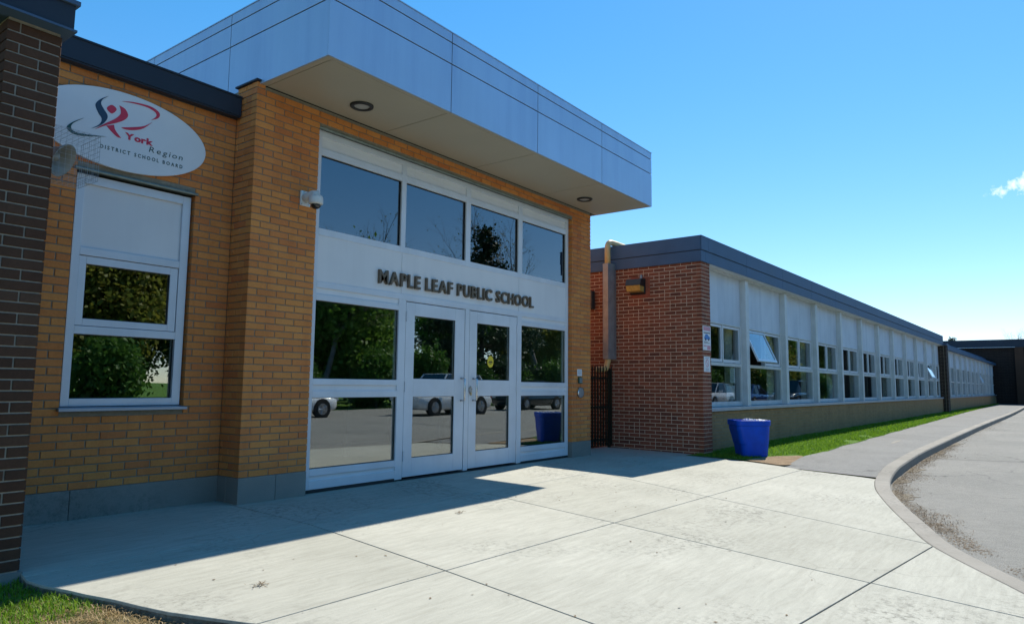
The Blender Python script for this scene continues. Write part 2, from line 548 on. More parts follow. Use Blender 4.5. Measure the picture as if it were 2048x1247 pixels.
class MB:
    def __init__(self, M=None):
        self.v, self.f, self.M = [], [], M

    def add(self, verts, faces):
        k = len(self.v)
        if self.M is not None:
            verts = [tuple(self.M @ Vector(p)) for p in verts]
        self.v += [tuple(p) for p in verts]
        self.f += [tuple(i + k for i in q) for q in faces]
        return self

    def box(self, x0, x1, y0, y1, z0, z1):
        x0, x1 = sorted((x0, x1)); y0, y1 = sorted((y0, y1)); z0, z1 = sorted((z0, z1))
        return self.add([(x0, y0, z0), (x1, y0, z0), (x1, y1, z0), (x0, y1, z0), (x0, y0, z1), (x1, y0, z1), (x1, y1, z1), (x0, y1, z1)],
                        [(0, 3, 2, 1), (4, 5, 6, 7), (0, 1, 5, 4), (1, 2, 6, 5), (2, 3, 7, 6), (3, 0, 4, 7)])

    def prism(self, pts, z0, z1, top=True, bottom=True):
        """pts: CCW xy polygon; z0/z1 numbers or callables"""
        n = len(pts)
        a = [(x, y, z0(x, y) if callable(z0) else z0) for x, y in pts]
        b = [(x, y, z1(x, y) if callable(z1) else z1) for x, y in pts]
        fs = [(i, (i + 1) % n, n + (i + 1) % n, n + i) for i in range(n)]
        if top:
            fs.append(tuple(range(n, 2 * n)))
        if bottom:
            fs.append(tuple(reversed(range(n))))
        return self.add(a + b, fs)

    def plate(self, pts, y0, y1):
        """outline in xz (CCW seen from -y), front at y0, back at y1"""
        n = len(pts)
        a = [(x, y0, z) for x, z in pts]
        b = [(x, y1, z) for x, z in pts]
        fs = [tuple(range(n)), tuple(reversed(range(n, 2 * n)))] + [((i + 1) % n, i, n + i, n + (i + 1) % n) for i in range(n)]
        return self.add(a + b, fs)

    def cyl(self, p0, p1, r0, r1=None, n=16, caps=True):
        r1 = r0 if r1 is None else r1
        p0, p1 = Vector(p0), Vector(p1)
        d = (p1 - p0).normalized()
        u = d.orthogonal().normalized()
        w = d.cross(u)
        vs_, fs = [], []
        for p, r in ((p0, r0), (p1, r1)):
            for i in range(n):
                a = 2 * math.pi * i / n
                vs_.append(tuple(p + u * (r * math.cos(a)) + w * (r * math.sin(a))))
        fs = [(i, (i + 1) % n, n + (i + 1) % n, n + i) for i in range(n)]
        if caps:
            fs += [tuple(reversed(range(n))), tuple(range(n, 2 * n))]
        return self.add(vs_, fs)

    def tube(self, pts, r, n=12, caps=True):
        pts = [Vector(p) for p in pts]
        rs = r if isinstance(r, (list, tuple)) else [r] * len(pts)
        u = None
        vs_ = []
        for i, p in enumerate(pts):
            d = (pts[min(i + 1, len(pts) - 1)] - pts[max(i - 1, 0)]).normalized()
            if u is None:
                u = d.orthogonal().normalized()
            else:
                u = (u - d * u.dot(d)).normalized()
            w = d.cross(u)
            for k in range(n):
                a = 2 * math.pi * k / n
                vs_.append(tuple(p + u * (rs[i] * math.cos(a)) + w * (rs[i] * math.sin(a))))
        fs = []
        for i in range(len(pts) - 1):
            for k in range(n):
                fs.append((i * n + k, i * n + (k + 1) % n, (i + 1) * n + (k + 1) % n, (i + 1) * n + k))
        if caps:
            fs += [tuple(reversed(range(n))), tuple(range((len(pts) - 1) * n, len(pts) * n))]
        return self.add(vs_, fs)

    def loft(self, rings, cap0=True, cap1=True):
        n = len(rings[0])
        vs_ = [p for r in rings for p in r]
        fs = []
        for i in range(len(rings) - 1):
            for k in range(n):
                fs.append((i * n + k, i * n + (k + 1) % n, (i + 1) * n + (k + 1) % n, (i + 1) * n + k))
        if cap0:
            fs.append(tuple(reversed(range(n))))
        if cap1:
            fs.append(tuple(range((len(rings) - 1) * n, len(rings) * n)))
        return self.add(vs_, fs)

    def mesh(self, name, mat, smooth=False):
        me = bpy.data.meshes.new(name)
        me.from_pydata(self.v, [], self.f)
        if mat:
            me.materials.append(MATS[mat])
        if smooth:
            me.polygons.foreach_set('use_smooth', [True] * len(me.polygons))
        me.update()
        return me

    def build(self, name, mat, parent=None, world=True, smooth=False, bevel=0.0, kind=None, label=None):
        if world and parent is not None:
            inv = wm(parent).inverted()
            self.v = [tuple(inv @ Vector(p)) for p in self.v]
        o = bpy.data.objects.new(name, self.mesh(name, mat, smooth))
        register(o, parent)
        if bevel:
            b = o.modifiers.new('bevel', 'BEVEL')
            b.width = bevel
            b.segments = 2
            b.limit_method = 'ANGLE'
        if kind:
            o['kind'] = kind
        if label:
            o['label'] = label
        return o


def project(p):
    d = Vector(p) - CAM
    z = d.dot(FW)
    if z < 0.05:
        return None
    return (1024 + FPX * d.dot(RT) / z, 623.5 - FPX * d.dot(UPV) / z)


# ------------------------------------------------------------------ bricks
BL, BH = 0.219, 0.067     # brick pitch incl. 10 mm joint
BMESH = {}
CH = 0.003


def brick_vf(L, H, D):
    c = CH
    v = [(c, 0, c), (L - c, 0, c), (L - c, 0, H - c), (c, 0, H - c), (0, c, 0), (L, c, 0), (L, c, H), (0, c, H), (0, D, 0), (L, D, 0), (L, D, H), (0, D, H)]
    f = [(0, 1, 2, 3), (0, 4, 5, 1), (1, 5, 6, 2), (2, 6, 7, 3), (3, 7, 4, 0), (4, 8, 9, 5), (5, 9, 10, 6), (6, 10, 11, 7), (7, 11, 8, 4)]
    return v, f


def brick_mesh(L, H, D, mat):
    k = (round(L, 3), round(H, 3), D, mat)
    if k not in BMESH:
        v, f = brick_vf(L, H, D)
        me = bpy.data.meshes.new('brick')
        me.from_pydata(v, [], f)
        me.materials.append(MATS[mat])
        BMESH[k] = me
    return BMESH[k]


class BrickFace:
    """courses of bricks on one wall face; M maps (u, inward depth, z) to the world"""

    def __init__(self, M, u0, u1, z0, z1, holes=(), off=0.0, mat='buff_brick', depth=0.09, pitch=BL, course=BH, single=True, joint=0.01, fit_top=True, headers=0.0):
        self.M, self.mat, self.D, self.single = M, mat, depth, single
        self.b = []
        r = 0
        z = z0
        while z < z1 - 0.015:
            zt = min(z + course - joint, z1)
            o = off + (pitch / 2 if r % 2 else 0)
            k0 = math.floor((u0 - o) / pitch)
            u = o + k0 * pitch
            while u < u1:
                a, b = max(u, u0), min(u + pitch - joint, u1)
                parts = [(a, b, b - a > pitch * 0.8)]
                if headers and random.random() < headers and b - a > pitch * 0.9:
                    mid = (a + b) / 2
                    parts = [(a, mid - joint / 2, True), (mid + joint / 2, b, True)]
                for (pa, pb, _) in parts:
                    segs = [(pa, pb)]
                    for (h0, h1, hz0, hz1) in holes:
                        if zt <= hz0 + 0.004 or z >= hz1 - 0.004:
                            continue
                        ns = []
                        for (p, q) in segs:
                            if q <= h0 or p >= h1:
                                ns.append((p, q))
                            else:
                                if p < h0:
                                    ns.append((p, h0))
                                if q > h1:
                                    ns.append((h1, q))
                        segs = ns
                    for (p, q) in segs:
                        if q - p > 0.020:
                            self.b.append((p, z, q - p, zt - z))
                u += pitch
            z += course
            r += 1
        # close slivers against openings and wall ends
        edges_r = [h[0] for h in holes] + [u1]
        edges_l = [h[1] for h in holes] + [u0]
        out = []
        for (p, z_, L, H) in self.b:
            q = p + L
            for e in edges_r:
                if 0 < e - q < 0.031 and (e == u1 or any(h[0] == e and z_ + H > h[2] + .004 and z_ < h[3] - .004 for h in holes)):
                    q = e
            for e in edges_l:
                if 0 < p - e < 0.031 and (e == u0 or any(h[1] == e and z_ + H > h[2] + .004 and z_ < h[3] - .004 for h in holes)):
                    p = e
            out.append((p, z_, q - p, H))
        self.b = out


def lay_bricks(part, faces, limit=300, visible=None):
    """single brick objects for the largest in the picture, the others joined"""
    cand = []
    for fc in faces:
        nrm = (fc.M.to_3x3() @ Vector((0, -1, 0)))
        for b in fc.b:
            p, z, L, H = b
            c = fc.M @ Vector((p + L / 2, 0, z + H / 2))
            area = 0
            if fc.single and (CAM - c).dot(nrm) > 0:
                q = [project(fc.M @ Vector(t)) for t in ((p, 0, z), (p + L, 0, z), (p + L, 0, z + H), (p, 0, z + H))]
                cc = project(c)
                if all(q) and cc and 0 < cc[0] < 2048 and 0 < cc[1] < 1247 and (visible is None or visible(cc[0], cc[1], c)):
                    area = abs(sum(q[i][0] * q[(i + 1) % 4][1] - q[(i + 1) % 4][0] * q[i][1] for i in range(4))) / 2
            cand.append((area, fc, b))
    cand.sort(key=lambda t: -t[0])
    inv = wm(part).inverted()
    V, F = [], []
    k = 0
    for area, fc, (p, z, L, H) in cand:
        j = float(rng.normal(0, 0.0009))
        if k < limit and area > 40:
            k += 1
            o = bpy.data.objects.new('brick', brick_mesh(L, H, fc.D, fc.mat))
            register(o, part, inv @ fc.M @ Matrix.Translation((p, j, z)))
        else:
            v, f = brick_vf(L, H, fc.D)
            n0 = len(V)
            T = inv @ fc.M @ Matrix.Translation((p, j, z))
            V += [tuple(T @ Vector(x)) for x in v]
            F += [tuple(i + n0 for i in q) for q in f]
    if V:
        me = bpy.data.meshes.new('brick_courses')
        me.from_pydata(V, [], F)
        me.materials.append(MATS[faces[0].mat])
        o = bpy.data.objects.new('brick_courses', me)
        register(o, part)
        o['kind'] = 'stuff'


def frameM(origin, ang):
    return Matrix.Translation(origin) @ Matrix.Rotation(ang, 4, 'Z')


# ------------------------------------------------------------------ ground
def gz(x, y):
    return 0.02 * min(y, 0.0)


ROADZ = -0.14
gmb = MB()
gmb.add([(-600, -600, -0.20), (700, -600, -0.20), (700, 600, -0.20), (-600, 600, -0.20)], [(0, 1, 2, 3)])
g = gmb.build('ground', 'turf_soil')
tag(g, 'flat grassy ground reaching to the horizon', 'ground', kind='structure')

KIN = [(-30, -7.6), (-12, -7.5), (-4, -7.3), (-2, -7.1), (-0.5, -6.8), (1.0, -6.27), (1.7, -5.91), (2.11, -5.67), (2.48, -5.46), (2.79, -5.3), (3.09, -5.18), (3.62, -5.02), (4.3, -4.8), (5.01, -4.59), (5.82, -4.37), (6.4, -4.26), (6.98, -4.17), (8.13, -4.12), (11.0, -4.05), (13.5, -4.08), (17.7, -4.12), (26, -4.25), (40, -4.6), (62, -4.85), (67.6, -4.9)]


def resample(pts, step):
    out = [pts[0]]
    for a, b in zip(pts, pts[1:]):
        d = math.hypot(b[0] - a[0], b[1] - a[1])
        n = max(1, int(d / step))
        for i in range(1, n + 1):
            out.append((a[0] + (b[0] - a[0]) * i / n, a[1] + (b[1] - a[1]) * i / n))
    return out


def smooth_poly(pts, it=2):
    for _ in range(it):
        q = [pts[0]]
        for a, b in zip(pts, pts[1:]):
            q += [(a[0] * .75 + b[0] * .25, a[1] * .75 + b[1] * .25), (a[0] * .25 + b[0] * .75, a[1] * .25 + b[1] * .75)]
        q.append(pts[-1])
        pts = q
    return pts


KS = smooth_poly(KIN, 2)


def normal_at(pts, i):
    a, b = pts[max(i - 1, 0)], pts[min(i + 1, len(pts) - 1)]
    d = Vector((b[0] - a[0], b[1] - a[1]))
    d.normalize()
    return Vector((d.y, -d.x))      # to the road side (-Y when heading +X)


KOUT = []
for i, p in enumerate(KS):
    nn = normal_at(KS, i)
    KOUT.append((p[0] + nn.x * 0.19, p[1] + nn.y * 0.19))


def kerb_top(x, y):
    base = 0.02 * y + 0.002
    t = min(1, max(0, (x - 6.3) / 2.0))
    t = t * t * (3 - 2 * t)
    return base * (1 - t) + 0.004 * t


# road sheet
rp = [(x, y + 0.02) for x, y in KOUT]
road = MB()
vv = [(x, y, ROADZ) for x, y in rp] + [(x, -21.0, ROADZ) for x, y in rp]
n_ = len(rp)
road.add(vv, [(i, n_ + i, n_ + i + 1, i + 1) for i in range(n_ - 1)])
ro = road.build('road', 'road_asphalt')
tag(ro, 'worn pale grey asphalt drive beyond the kerb', 'road', kind='structure')
# tar-sealed crack across the road
cr = MB()
pts = [(11.5 + 0.12 * math.sin(t * 5) + t * 1.2, -4.45 - t * 5.2) for t in np.linspace(0, 1.2, 24)]
for a, b in zip(pts, pts[1:]):
    cr.add([(a[0] - .02, a[1], ROADZ + .004), (a[0] + .02, a[1], ROADZ + .004), (b[0] + .02, b[1], ROADZ + .004), (b[0] - .02, b[1], ROADZ + .004)], [(0, 3, 2, 1)])
cr.build('crack_seal', 'rubber_black', ro)

# kerb stones
kerb = tag(bpy.data.objects.new('kerb', None), 'concrete kerb curving between pavement and drive', 'kerb', kind='structure')
register(kerb)
seglen, acc, start = 3.05, 0.0, 0
cuts = [0]
dist = [0.0]
for a, b in zip(KS, KS[1:]):
    dist.append(dist[-1] + math.hypot(b[0] - a[0], b[1] - a[1]))


def at_dist(poly, d):
    for i in range(len(dist) - 1):
        if d <= dist[i + 1]:
            t = (d - dist[i]) / max(1e-6, dist[i + 1] - dist[i])
            return (poly[i][0] * (1 - t) + poly[i + 1][0] * t, poly[i][1] * (1 - t) + poly[i + 1][1] * t)
    return poly[-1]


dpos = dist[-1]
d0 = 22.0
while d0 < dist[-1] - 0.5:
    d1 = min(d0 + (3.05 if d0 < 60 else 9.0), dist[-1])
    m = MB()
    ns = max(4, int((d1 - d0) / 0.25))
    rings = []
    for k in range(ns + 1):
        d = d0 + 0.003 + (d1 - d0 - 0.006) * k / ns
        (xi, yi), (xo, yo) = at_dist(KS, d), at_dist(KOUT, d)
        zt = kerb_top(xi, yi)
        dx, dy = xo - xi, yo - yi
        P = lambda t, z: (xi + dx * t, yi + dy * t, z)
        rings.append([P(0.02, -0.3), P(0.02, zt - .006), P(0.06, zt), P(0.84, zt - .003), P(0.93, zt - .010), P(0.985, zt - .030), P(1.0, -0.3)])
    m.loft(rings)
    m.build('kerb_stone', 'kerb_concrete', kerb)
    d0 = d1

# concrete pavement slabs
LEFT = [(-2.10, -1.10), (-2.13, -1.28), (-2.11, -1.45), (-2.05, -1.66), (-2.02, -1.80), (-1.96, -2.0), (-1.92, -2.2), (-1.87, -2.4), (-1.79, -2.6), (-1.67, -2.9), (-1.45, -3.4), (-1.2, -4.0), (-1.0, -4.8), (-0.9, -5.6), (-0.95, -6.3)]
kin_slab = [p for p in KS if -1.0 < p[0] < 7.02]
OUT = [(-2.10, 0.6)] + LEFT + [(-0.97, -6.9)] + kin_slab + [(7.03, -3.97), (7.18, -3.19), (7.42, -2.75), (7.60, -2.26), (7.69, -1.84), (7.86, -1.42), (7.96, -1.3), (7.98, 0.6)]


def clip_half(poly, a, b, c):
    """keep a*x+b*y<=c"""
    out = []
    for i in range(len(poly)):
        p, q = poly[i], poly[(i + 1) % len(poly)]
        fp, fq = a * p[0] + b * p[1] - c, a * q[0] + b * q[1] - c
        if fp <= 0:
            out.append(p)
        if (fp < 0 < fq) or (fq < 0 < fp):
            t = fp / (fp - fq)
            out.append((p[0] + (q[0] - p[0]) * t, p[1] + (q[1] - p[1]) * t))
    return out


VC = [[(-9, 9), (-9, -9)],
      [(0.18, 9), (-0.02, 0), (-0.07, -1.19), (-0.33, -2.91), (-0.54, -4.17), (-0.70, -5.0), (-1.3, -9)],
      [(2.9, 9), (2.42, 0), (2.17, -1.19), (1.79, -3.02), (1.48, -4.31), (1.30, -5.11), (0.5, -9)],
      [(5.6, 9), (4.95, 0), (4.63, -1.18), (3.78, -3.08), (3.29, -4.22), (2.87, -5.30), (2.0, -9)],
      [(12, 9), (12, -9)]]
ROWS = [(-9, 1.0, 12, 1.0), (-2.2, -1.20, 4.9, -1.17), (-1.68, -2.89, 7.05, -3.15), (0.17, -4.98, 2.79, -5.30), (-9, -9.0, 12, -9.0)]


def interp(poly, y):
    for (x0, y0), (x1, y1) in zip(poly, poly[1:]):
        if y1 <= y <= y0:
            t = (y0 - y) / (y0 - y1)
            return x0 + (x1 - x0) * t
    return poly[-1][0]


pav = tag(bpy.data.objects.new('pavement', None), 'pale concrete entrance pavement of large jointed slabs', 'pavement', kind='structure')
register(pav)
sub = MB()
sub.prism([(x, y) for x, y in OUT], -0.3, lambda x, y: gz(x, y) - 0.016)
sub.build('joint_bed', 'dirt', pav)
GAP = 0.0055
for ci in range(4):
    for ri in range(4):
        poly = list(OUT)
        x0, y0, x1, y1 = ROWS[ri]
        s_ = (y1 - y0) / (x1 - x0)
        poly = clip_half(poly, -s_, 1, y0 - s_ * x0 - GAP)
        X0, Y0, X1, Y1 = ROWS[ri + 1]
        s2 = (Y1 - Y0) / (X1 - X0)
        poly = clip_half(poly, s2, -1, -(Y0 - s2 * X0) - GAP)
        ym, yn = 0.5 if ri == 0 else y0, (-6.9 if ri == 3 else Y0)
        for k, sg in ((ci, 1), (ci + 1, -1)):
            a, b = (interp(VC[k], ym), ym), (interp(VC[k], yn), yn)
            dx, dy = b[0] - a[0], b[1] - a[1]      # downwards; right side (east) has cross<0
            ln = math.hypot(dx, dy)
            A, B = -dy / ln, dx / ln               # points east
            c_ = A * a[0] + B * a[1]
            if sg == 1:
                poly = clip_half(poly, -A, -B, -c_ - GAP)
            else:
                poly = clip_half(poly, A, B, c_ - GAP)
        if len(poly) < 3:
            continue
        q = [poly[0]]
        for p in poly[1:]:
            if math.hypot(p[0] - q[-1][0], p[1] - q[-1][1]) > 1e-4:
                q.append(p)
        ar = sum(q[i][0] * q[(i + 1) % len(q)][1] - q[(i + 1) % len(q)][0] * q[i][1] for i in range(len(q))) / 2
        if abs(ar) < 0.05:
            continue
        if ar < 0:
            q.reverse()
        m = MB()
        m.prism(q, -0.28, gz)
        m.build('slab', 'slab_concrete', pav, bevel=0.004)

# asphalt path beyond the slabs
def path_z(x):
    t = min(1, max(0, (x - 7.0) / 1.6))
    return -0.072 * (1 - t) - 0.002 * t


xs = [7.0, 7.3, 7.6, 8.0, 8.4, 8.8, 9.5, 11, 14, 18, 24, 32, 42, 55, 67.4]
pm = MB()
vv, ff = [], []
for x in xs:
    yi = None
    for a, b in zip(KS, KS[1:]):
        if a[0] <= x <= b[0]:
            yi = a[1] + (b[1] - a[1]) * (x - a[0]) / (b[0] - a[0])
    yt = -2.82 + 0.03 * math.sin(x * 2.3) - max(0, x - 40) * 0.008
    z = path_z(x)
    xx = x if x > 7.35 else x + 0.0
    for k in range(4):
        y = yt + (yi - yt) * k / 3
        sx = x
        if x == 7.0:
            sx = 7.42 - 0.38 * k / 3 + 0.002
        elif x == 7.3:
            sx = 7.55 - 0.2 * k / 3
        vv.append((sx, y, z))
for i in range(len(xs) - 1):
    for k in range(3):
        ff.append((i * 4 + k, i * 4 + k + 1, (i + 1) * 4 + k + 1, (i + 1) * 4 + k))
pm.add(vv, ff)
po = pm.build('path', 'path_asphalt')
tag(po, 'grey asphalt footpath running along the classroom wing', 'path', kind='structure')
for (px, py, w_, d_) in ((13.6, -3.45, 0.7, 0.06),):
    m = MB()
    ring = [(px + w_ * math.cos(a) * (0.8 + 0.3 * random.random()), py + d_ * math.sin(a) * (0.7 + 0.5 * random.random())) for a in np.linspace(0, 2 * math.pi, 15)[:-1]]
    m.prism(ring, path_z(px) - 0.02, path_z(px) + 0.0022)
    m.build('mortar_smear', 'kerb_concrete', po)

# ------------------------------------------------------------------ ENTRANCE BUILDING
ENT = thing('entrance_building', 'buff brick school entrance block with glazed doors and silver metal canopy', 'building', (0, 0, 0))
EW = 6.45
SOF = 4.09
OPX0, OPX1, OPZ1 = 0.765, 5.865, 3.895
core = MB()
core.box(0.008, OPX0 - .003, 0.008, 0.30, 0.002, 4.085)
core.box(OPX1 + .003, EW - .008, 0.008, 0.30, 0.002, 4.085)
core.box(OPX0 - .003, OPX1 + .003, 0.008, 0.30, OPZ1 + .003, 4.085)
core.box(0.008, 0.25, 0.30, 0.60, 0.002, 4.085)
core.box(0.008, 0.10, 0.02, 0.30, 4.085, 4.105)
core.box(EW - 0.25, EW - 0.008, 0.30, 4.8, 0.002, 4.085)
wall = core.build('brick_wall', 'mortar_buff', ENT)
PZ = 0.240
faces = [BrickFace(frameM((0, 0, 0), 0), 0.0, EW, PZ, 4.108, holes=[(OPX0, OPX1, -1, OPZ1), (0.09, 9, SOF - .004, 9)], off=0.107),
         BrickFace(frameM((0, 0.344, 0), -math.pi / 2), 0.0, 0.252, PZ, 4.108, off=0.05),
         BrickFace(frameM((EW, 0, 0), math.pi / 2), 0.092, 4.8, PZ, SOF - .004, off=0.0, single=False)]
lay_bricks(wall, faces, 300)
for (a, b) in ((0.0, 0.405), (0.409, OPX0)):
    MB().box(a, b, -0.004, 0.20, -0.2, PZ - .004).build('plinth_block', 'plinth_concrete', ENT, bevel=0.004)
MB().box(0.0, 0.20, 0.202, 0.348, -0.2, PZ - .004).build('plinth_block', 'plinth_concrete', ENT, bevel=0.004)
MB().box(OPX1, EW, -0.004, 0.20, -0.2, PZ - .004).build('plinth_block', 'plinth_concrete', ENT, bevel=0.004)
m = MB()
m.box(-0.025, 0.10, -0.025, 0.36, 4.112, 4.128)
m.build('wall_cap', 'navy_metal', ENT)
lt = MB()
lt.cyl((OPX0 + .002, 0.02, OPZ1 - .012), (OPX1 - .002, 0.02, OPZ1 - .012), 0.018, n=10)
lt.box(OPX0 + .002, OPX1 - .002, 0.02, 0.14, OPZ1 - .010, OPZ1 - .001)
lt.build('lintel', 'lintel_steel', ENT, smooth=False)
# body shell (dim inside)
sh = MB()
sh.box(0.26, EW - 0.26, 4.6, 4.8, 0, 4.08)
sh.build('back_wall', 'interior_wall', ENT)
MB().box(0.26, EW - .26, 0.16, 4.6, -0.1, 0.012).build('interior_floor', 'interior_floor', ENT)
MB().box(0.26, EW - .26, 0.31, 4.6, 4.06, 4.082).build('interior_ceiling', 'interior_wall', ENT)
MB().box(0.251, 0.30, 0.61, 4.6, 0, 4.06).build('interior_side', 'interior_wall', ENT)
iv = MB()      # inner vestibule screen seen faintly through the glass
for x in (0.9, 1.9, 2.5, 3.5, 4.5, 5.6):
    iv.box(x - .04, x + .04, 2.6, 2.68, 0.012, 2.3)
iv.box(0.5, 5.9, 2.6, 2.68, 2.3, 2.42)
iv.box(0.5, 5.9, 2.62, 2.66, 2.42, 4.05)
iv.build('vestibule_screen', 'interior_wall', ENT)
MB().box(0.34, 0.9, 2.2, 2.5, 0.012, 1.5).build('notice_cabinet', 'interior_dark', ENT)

# curtain wall -------------------------------------------------
FY0, FY1 = 0.062, 0.150
X_ = [0.790, 0.850, 2.062, 2.160, 3.262, 3.385, 4.455, 4.560, 5.760, 5.840]
UX = [(0.850, 2.060), (2.137, 3.264), (3.360, 4.457), (4.562, 5.762)]
fr = MB()
def fbox(x0, x1, z0, z1, y0=FY0, y1=FY1):
    fr.box(x0, x1, y0, y1, z0, z1)
fbox(0.788, 0.850, 0.030, 3.875)                 # jambs
fbox(5.762, 5.842, 0.030, 3.875)
for (a, b) in zip(UX, UX[1:]):                   # upper mullions
    fbox(a[1], b[0], 2.717, 3.875)
for (a, b) in UX:                                # upper rails
    fbox(a, b, 3.803, 3.875)
    fbox(a, b, 3.601, 3.682)
    fbox(a, b, 2.717, 2.795)
fbox(0.850, 5.762, 2.149, 2.216)                 # transom above doors
for (a, b) in ((0.850, 2.062), (4.558, 5.762)):  # sidelights
    for z0, z1 in ((0.030, 0.123), (0.167, 0.240), (0.980, 1.053), (1.116, 1.180), (2.014, 2.081)):
        fbox(a, b, z0, z1)
fbox(2.062, 2.178, 0.012, 2.149)
fbox(4.452, 4.558, 0.012, 2.149)
fbox(3.284, 3.370, 0.012, 2.138)
fbox(2.178, 4.452, 2.138, 2.149)
frame = fr.build('curtain_wall', 'aluminium_frame', ENT, bevel=0.003)


def panel(x0, x1, z0, z1, parent, mat='white_panel', y=0.078, name='infill_panel', t=0.03):
    return MB().box(x0, x1, y, y + t, z0, z1).build(name, mat, parent)


def pane(x0, x1, z0, z1, parent, mat='glass', y=0.096, t=0.008, name='pane'):
    return MB().box(x0 + .0005, x1 - .0005, y, y + t, z0 + .0005, z1 - .0005).build(name, mat, parent)


def gasket(x0, x1, z0, z1, parent, y, t=0.010, w=0.006):
    m = MB()
    m.box(x0, x1, y, y + t, z1 - w, z1)
    m.box(x0, x1, y, y + t, z0, z0 + w)
    m.box(x0, x0 + w, y, y + t, z0 + w, z1 - w)
    m.box(x1 - w, x1, y, y + t, z0 + w, z1 - w)
    return m.build('gasket', 'gasket_black', parent)


for (a, b) in UX:
    panel(a, b, 3.682, 3.803, frame)
    pane(a, b, 2.795, 3.601, frame, 'glass_tinted')
    gasket(a, b, 2.795, 3.601, frame, 0.084)
for (a, b) in ((0.850, 2.062), (4.558, 5.762)):
    for z0, z1 in ((0.123, 0.167), (1.053, 1.116), (2.081, 2.149)):
        panel(a, b, z0, z1, frame)
    for z0, z1 in ((0.240, 0.980), (1.180, 2.014)):
        pane(a, b, z0, z1, frame)
        gasket(a, b, z0, z1, frame, 0.084)
for (a, b) in ((0.850, 2.094), (2.100, 4.487), (4.493, 5.762)):
    panel(a, b, 2.216, 2.717, frame, y=0.071, name='sign_panel', t=0.04)
m = MB()
m.box(0.79, 2.062, 0.066, 0.14, 0.0, 0.029)
m.box(4.558, 5.84, 0.066, 0.14, 0.0, 0.029)
m.box(2.178, 4.452, 0.062, 0.15, 0.0, 0.011)
m.build('threshold', 'gasket_black', ENT)

# doors --------------------------------------------------------
for di, (x0, x1, gx0, gx1, hx) in enumerate(((2.186, 3.274, 2.336, 3.088, 3.216), (3.380, 4.444, 3.536, 4.274, 3.462))):
    d = MB()
    y0, y1 = 0.066, 0.112
    d.box(x0, gx0, y0, y1, 0.030, 2.128)
    d.box(gx1, x1, y0, y1, 0.030, 2.128)
    d.box(gx0, gx1, y0, y1, 0.030, 0.248)
    d.box(gx0, gx1, y0, y1, 0.982, 1.198)
    d.box(gx0, gx1, y0, y1, 1.970, 2.128)
    door = d.build('door', 'aluminium_frame', ENT, bevel=0.003)
    for z0, z1 in ((0.248, 0.982), (1.198, 1.970)):
        pane(gx0, gx1, z0, z1, door, y=0.090)
        gasket(gx0, gx1, z0, z1, door, 0.078)
    h = MB()
    h.tube([(hx, 0.068, 1.215), (hx, 0.010, 1.215), (hx, -0.002, 1.20), (hx, -0.002, 0.94), (hx, 0.010, 0.925), (hx, 0.068, 0.925)], 0.0125, 10)
    h.build('handle', 'steel_bright', door, smooth=True)
    for zz in (0.28, 1.1, 1.95):
        MB().cyl((x0 + .004 if di == 0 else x1 - .004, 0.058, zz - .06), (x0 + .004 if di == 0 else x1 - .004, 0.058, zz + .06), 0.009, n=8).build('hinge', 'aluminium_frame', door)
    if di == 1:
        m = MB()
        m.plate([(3.405 + 0.030 * math.cos(a), 1.06 + 0.055 * math.sin(a)) for a in np.linspace(0, 2 * math.pi, 25)[:-1]], 0.052, 0.066)
        m.build('lock_plate', 'steel_bright', door)
        m = MB()
        m.box(3.396, 3.414, 0.040, 0.0515, 0.99, 1.03)
        m.build('latch_guard', 'pipe_tan', door)

# canopy -------------------------------------------------------
CX0, CX1, CY0, CY1, CZ0, CZ1 = 0.026, 6.64, -1.06, 4.8, SOF, 4.995
can = MB().box(CX0 + .02, CX1 - .02, CY0 + .02, CY1 - .02, CZ0 + .02, CZ1 - .02).build('canopy', 'gasket_black', ENT)
ZB = [(CZ0, 4.632), (4.644, 4.878), (4.890, CZ1)]
JX = [CX0, 1.684, 3.338, 4.990, CX1]
G2 = 0.010
for zi, (z0, z1) in enumerate(ZB):
    for k in range(4):
        a = JX[k] + (G2 / 2 if k else 0)
        b = JX[k + 1] - (G2 / 2 if k < 3 else 0)
        MB().box(a, b, CY0, CY0 + .017, z0 if zi else z0 + .0, z1).build('fascia_panel', 'aluminium_panel', can, bevel=0.002)
    for (y0, y1) in ((CY0 + .018, 0.578), (0.588, 2.238), (2.248, CY1)):
        MB().box(CX0, CX0 + .017, y0, y1, z0, z1).build('fascia_panel', 'aluminium_panel', can, bevel=0.002)
        MB().box(CX1 - .017, CX1, y0, y1, z0, z1).build('fascia_panel', 'aluminium_panel', can, bevel=0.002)
SJ = [CX0 + .075, 1.686, 3.345, 4.99, CX1 - .02]
for k in range(4):
    a, b = SJ[k] + (0.005 if k else 0.008), SJ[k + 1] - .005
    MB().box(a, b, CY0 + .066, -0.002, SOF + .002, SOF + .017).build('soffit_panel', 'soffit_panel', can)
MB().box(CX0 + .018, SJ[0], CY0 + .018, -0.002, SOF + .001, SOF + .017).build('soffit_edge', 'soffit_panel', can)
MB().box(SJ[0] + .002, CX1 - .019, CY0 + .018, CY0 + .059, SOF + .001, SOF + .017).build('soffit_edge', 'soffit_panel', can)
MB().box(CX0 - .006, CX1 + .006, CY0 - .006, CY1, CZ1 + .001, CZ1 + .012).build('roof_edge', 'aluminium_panel', can)

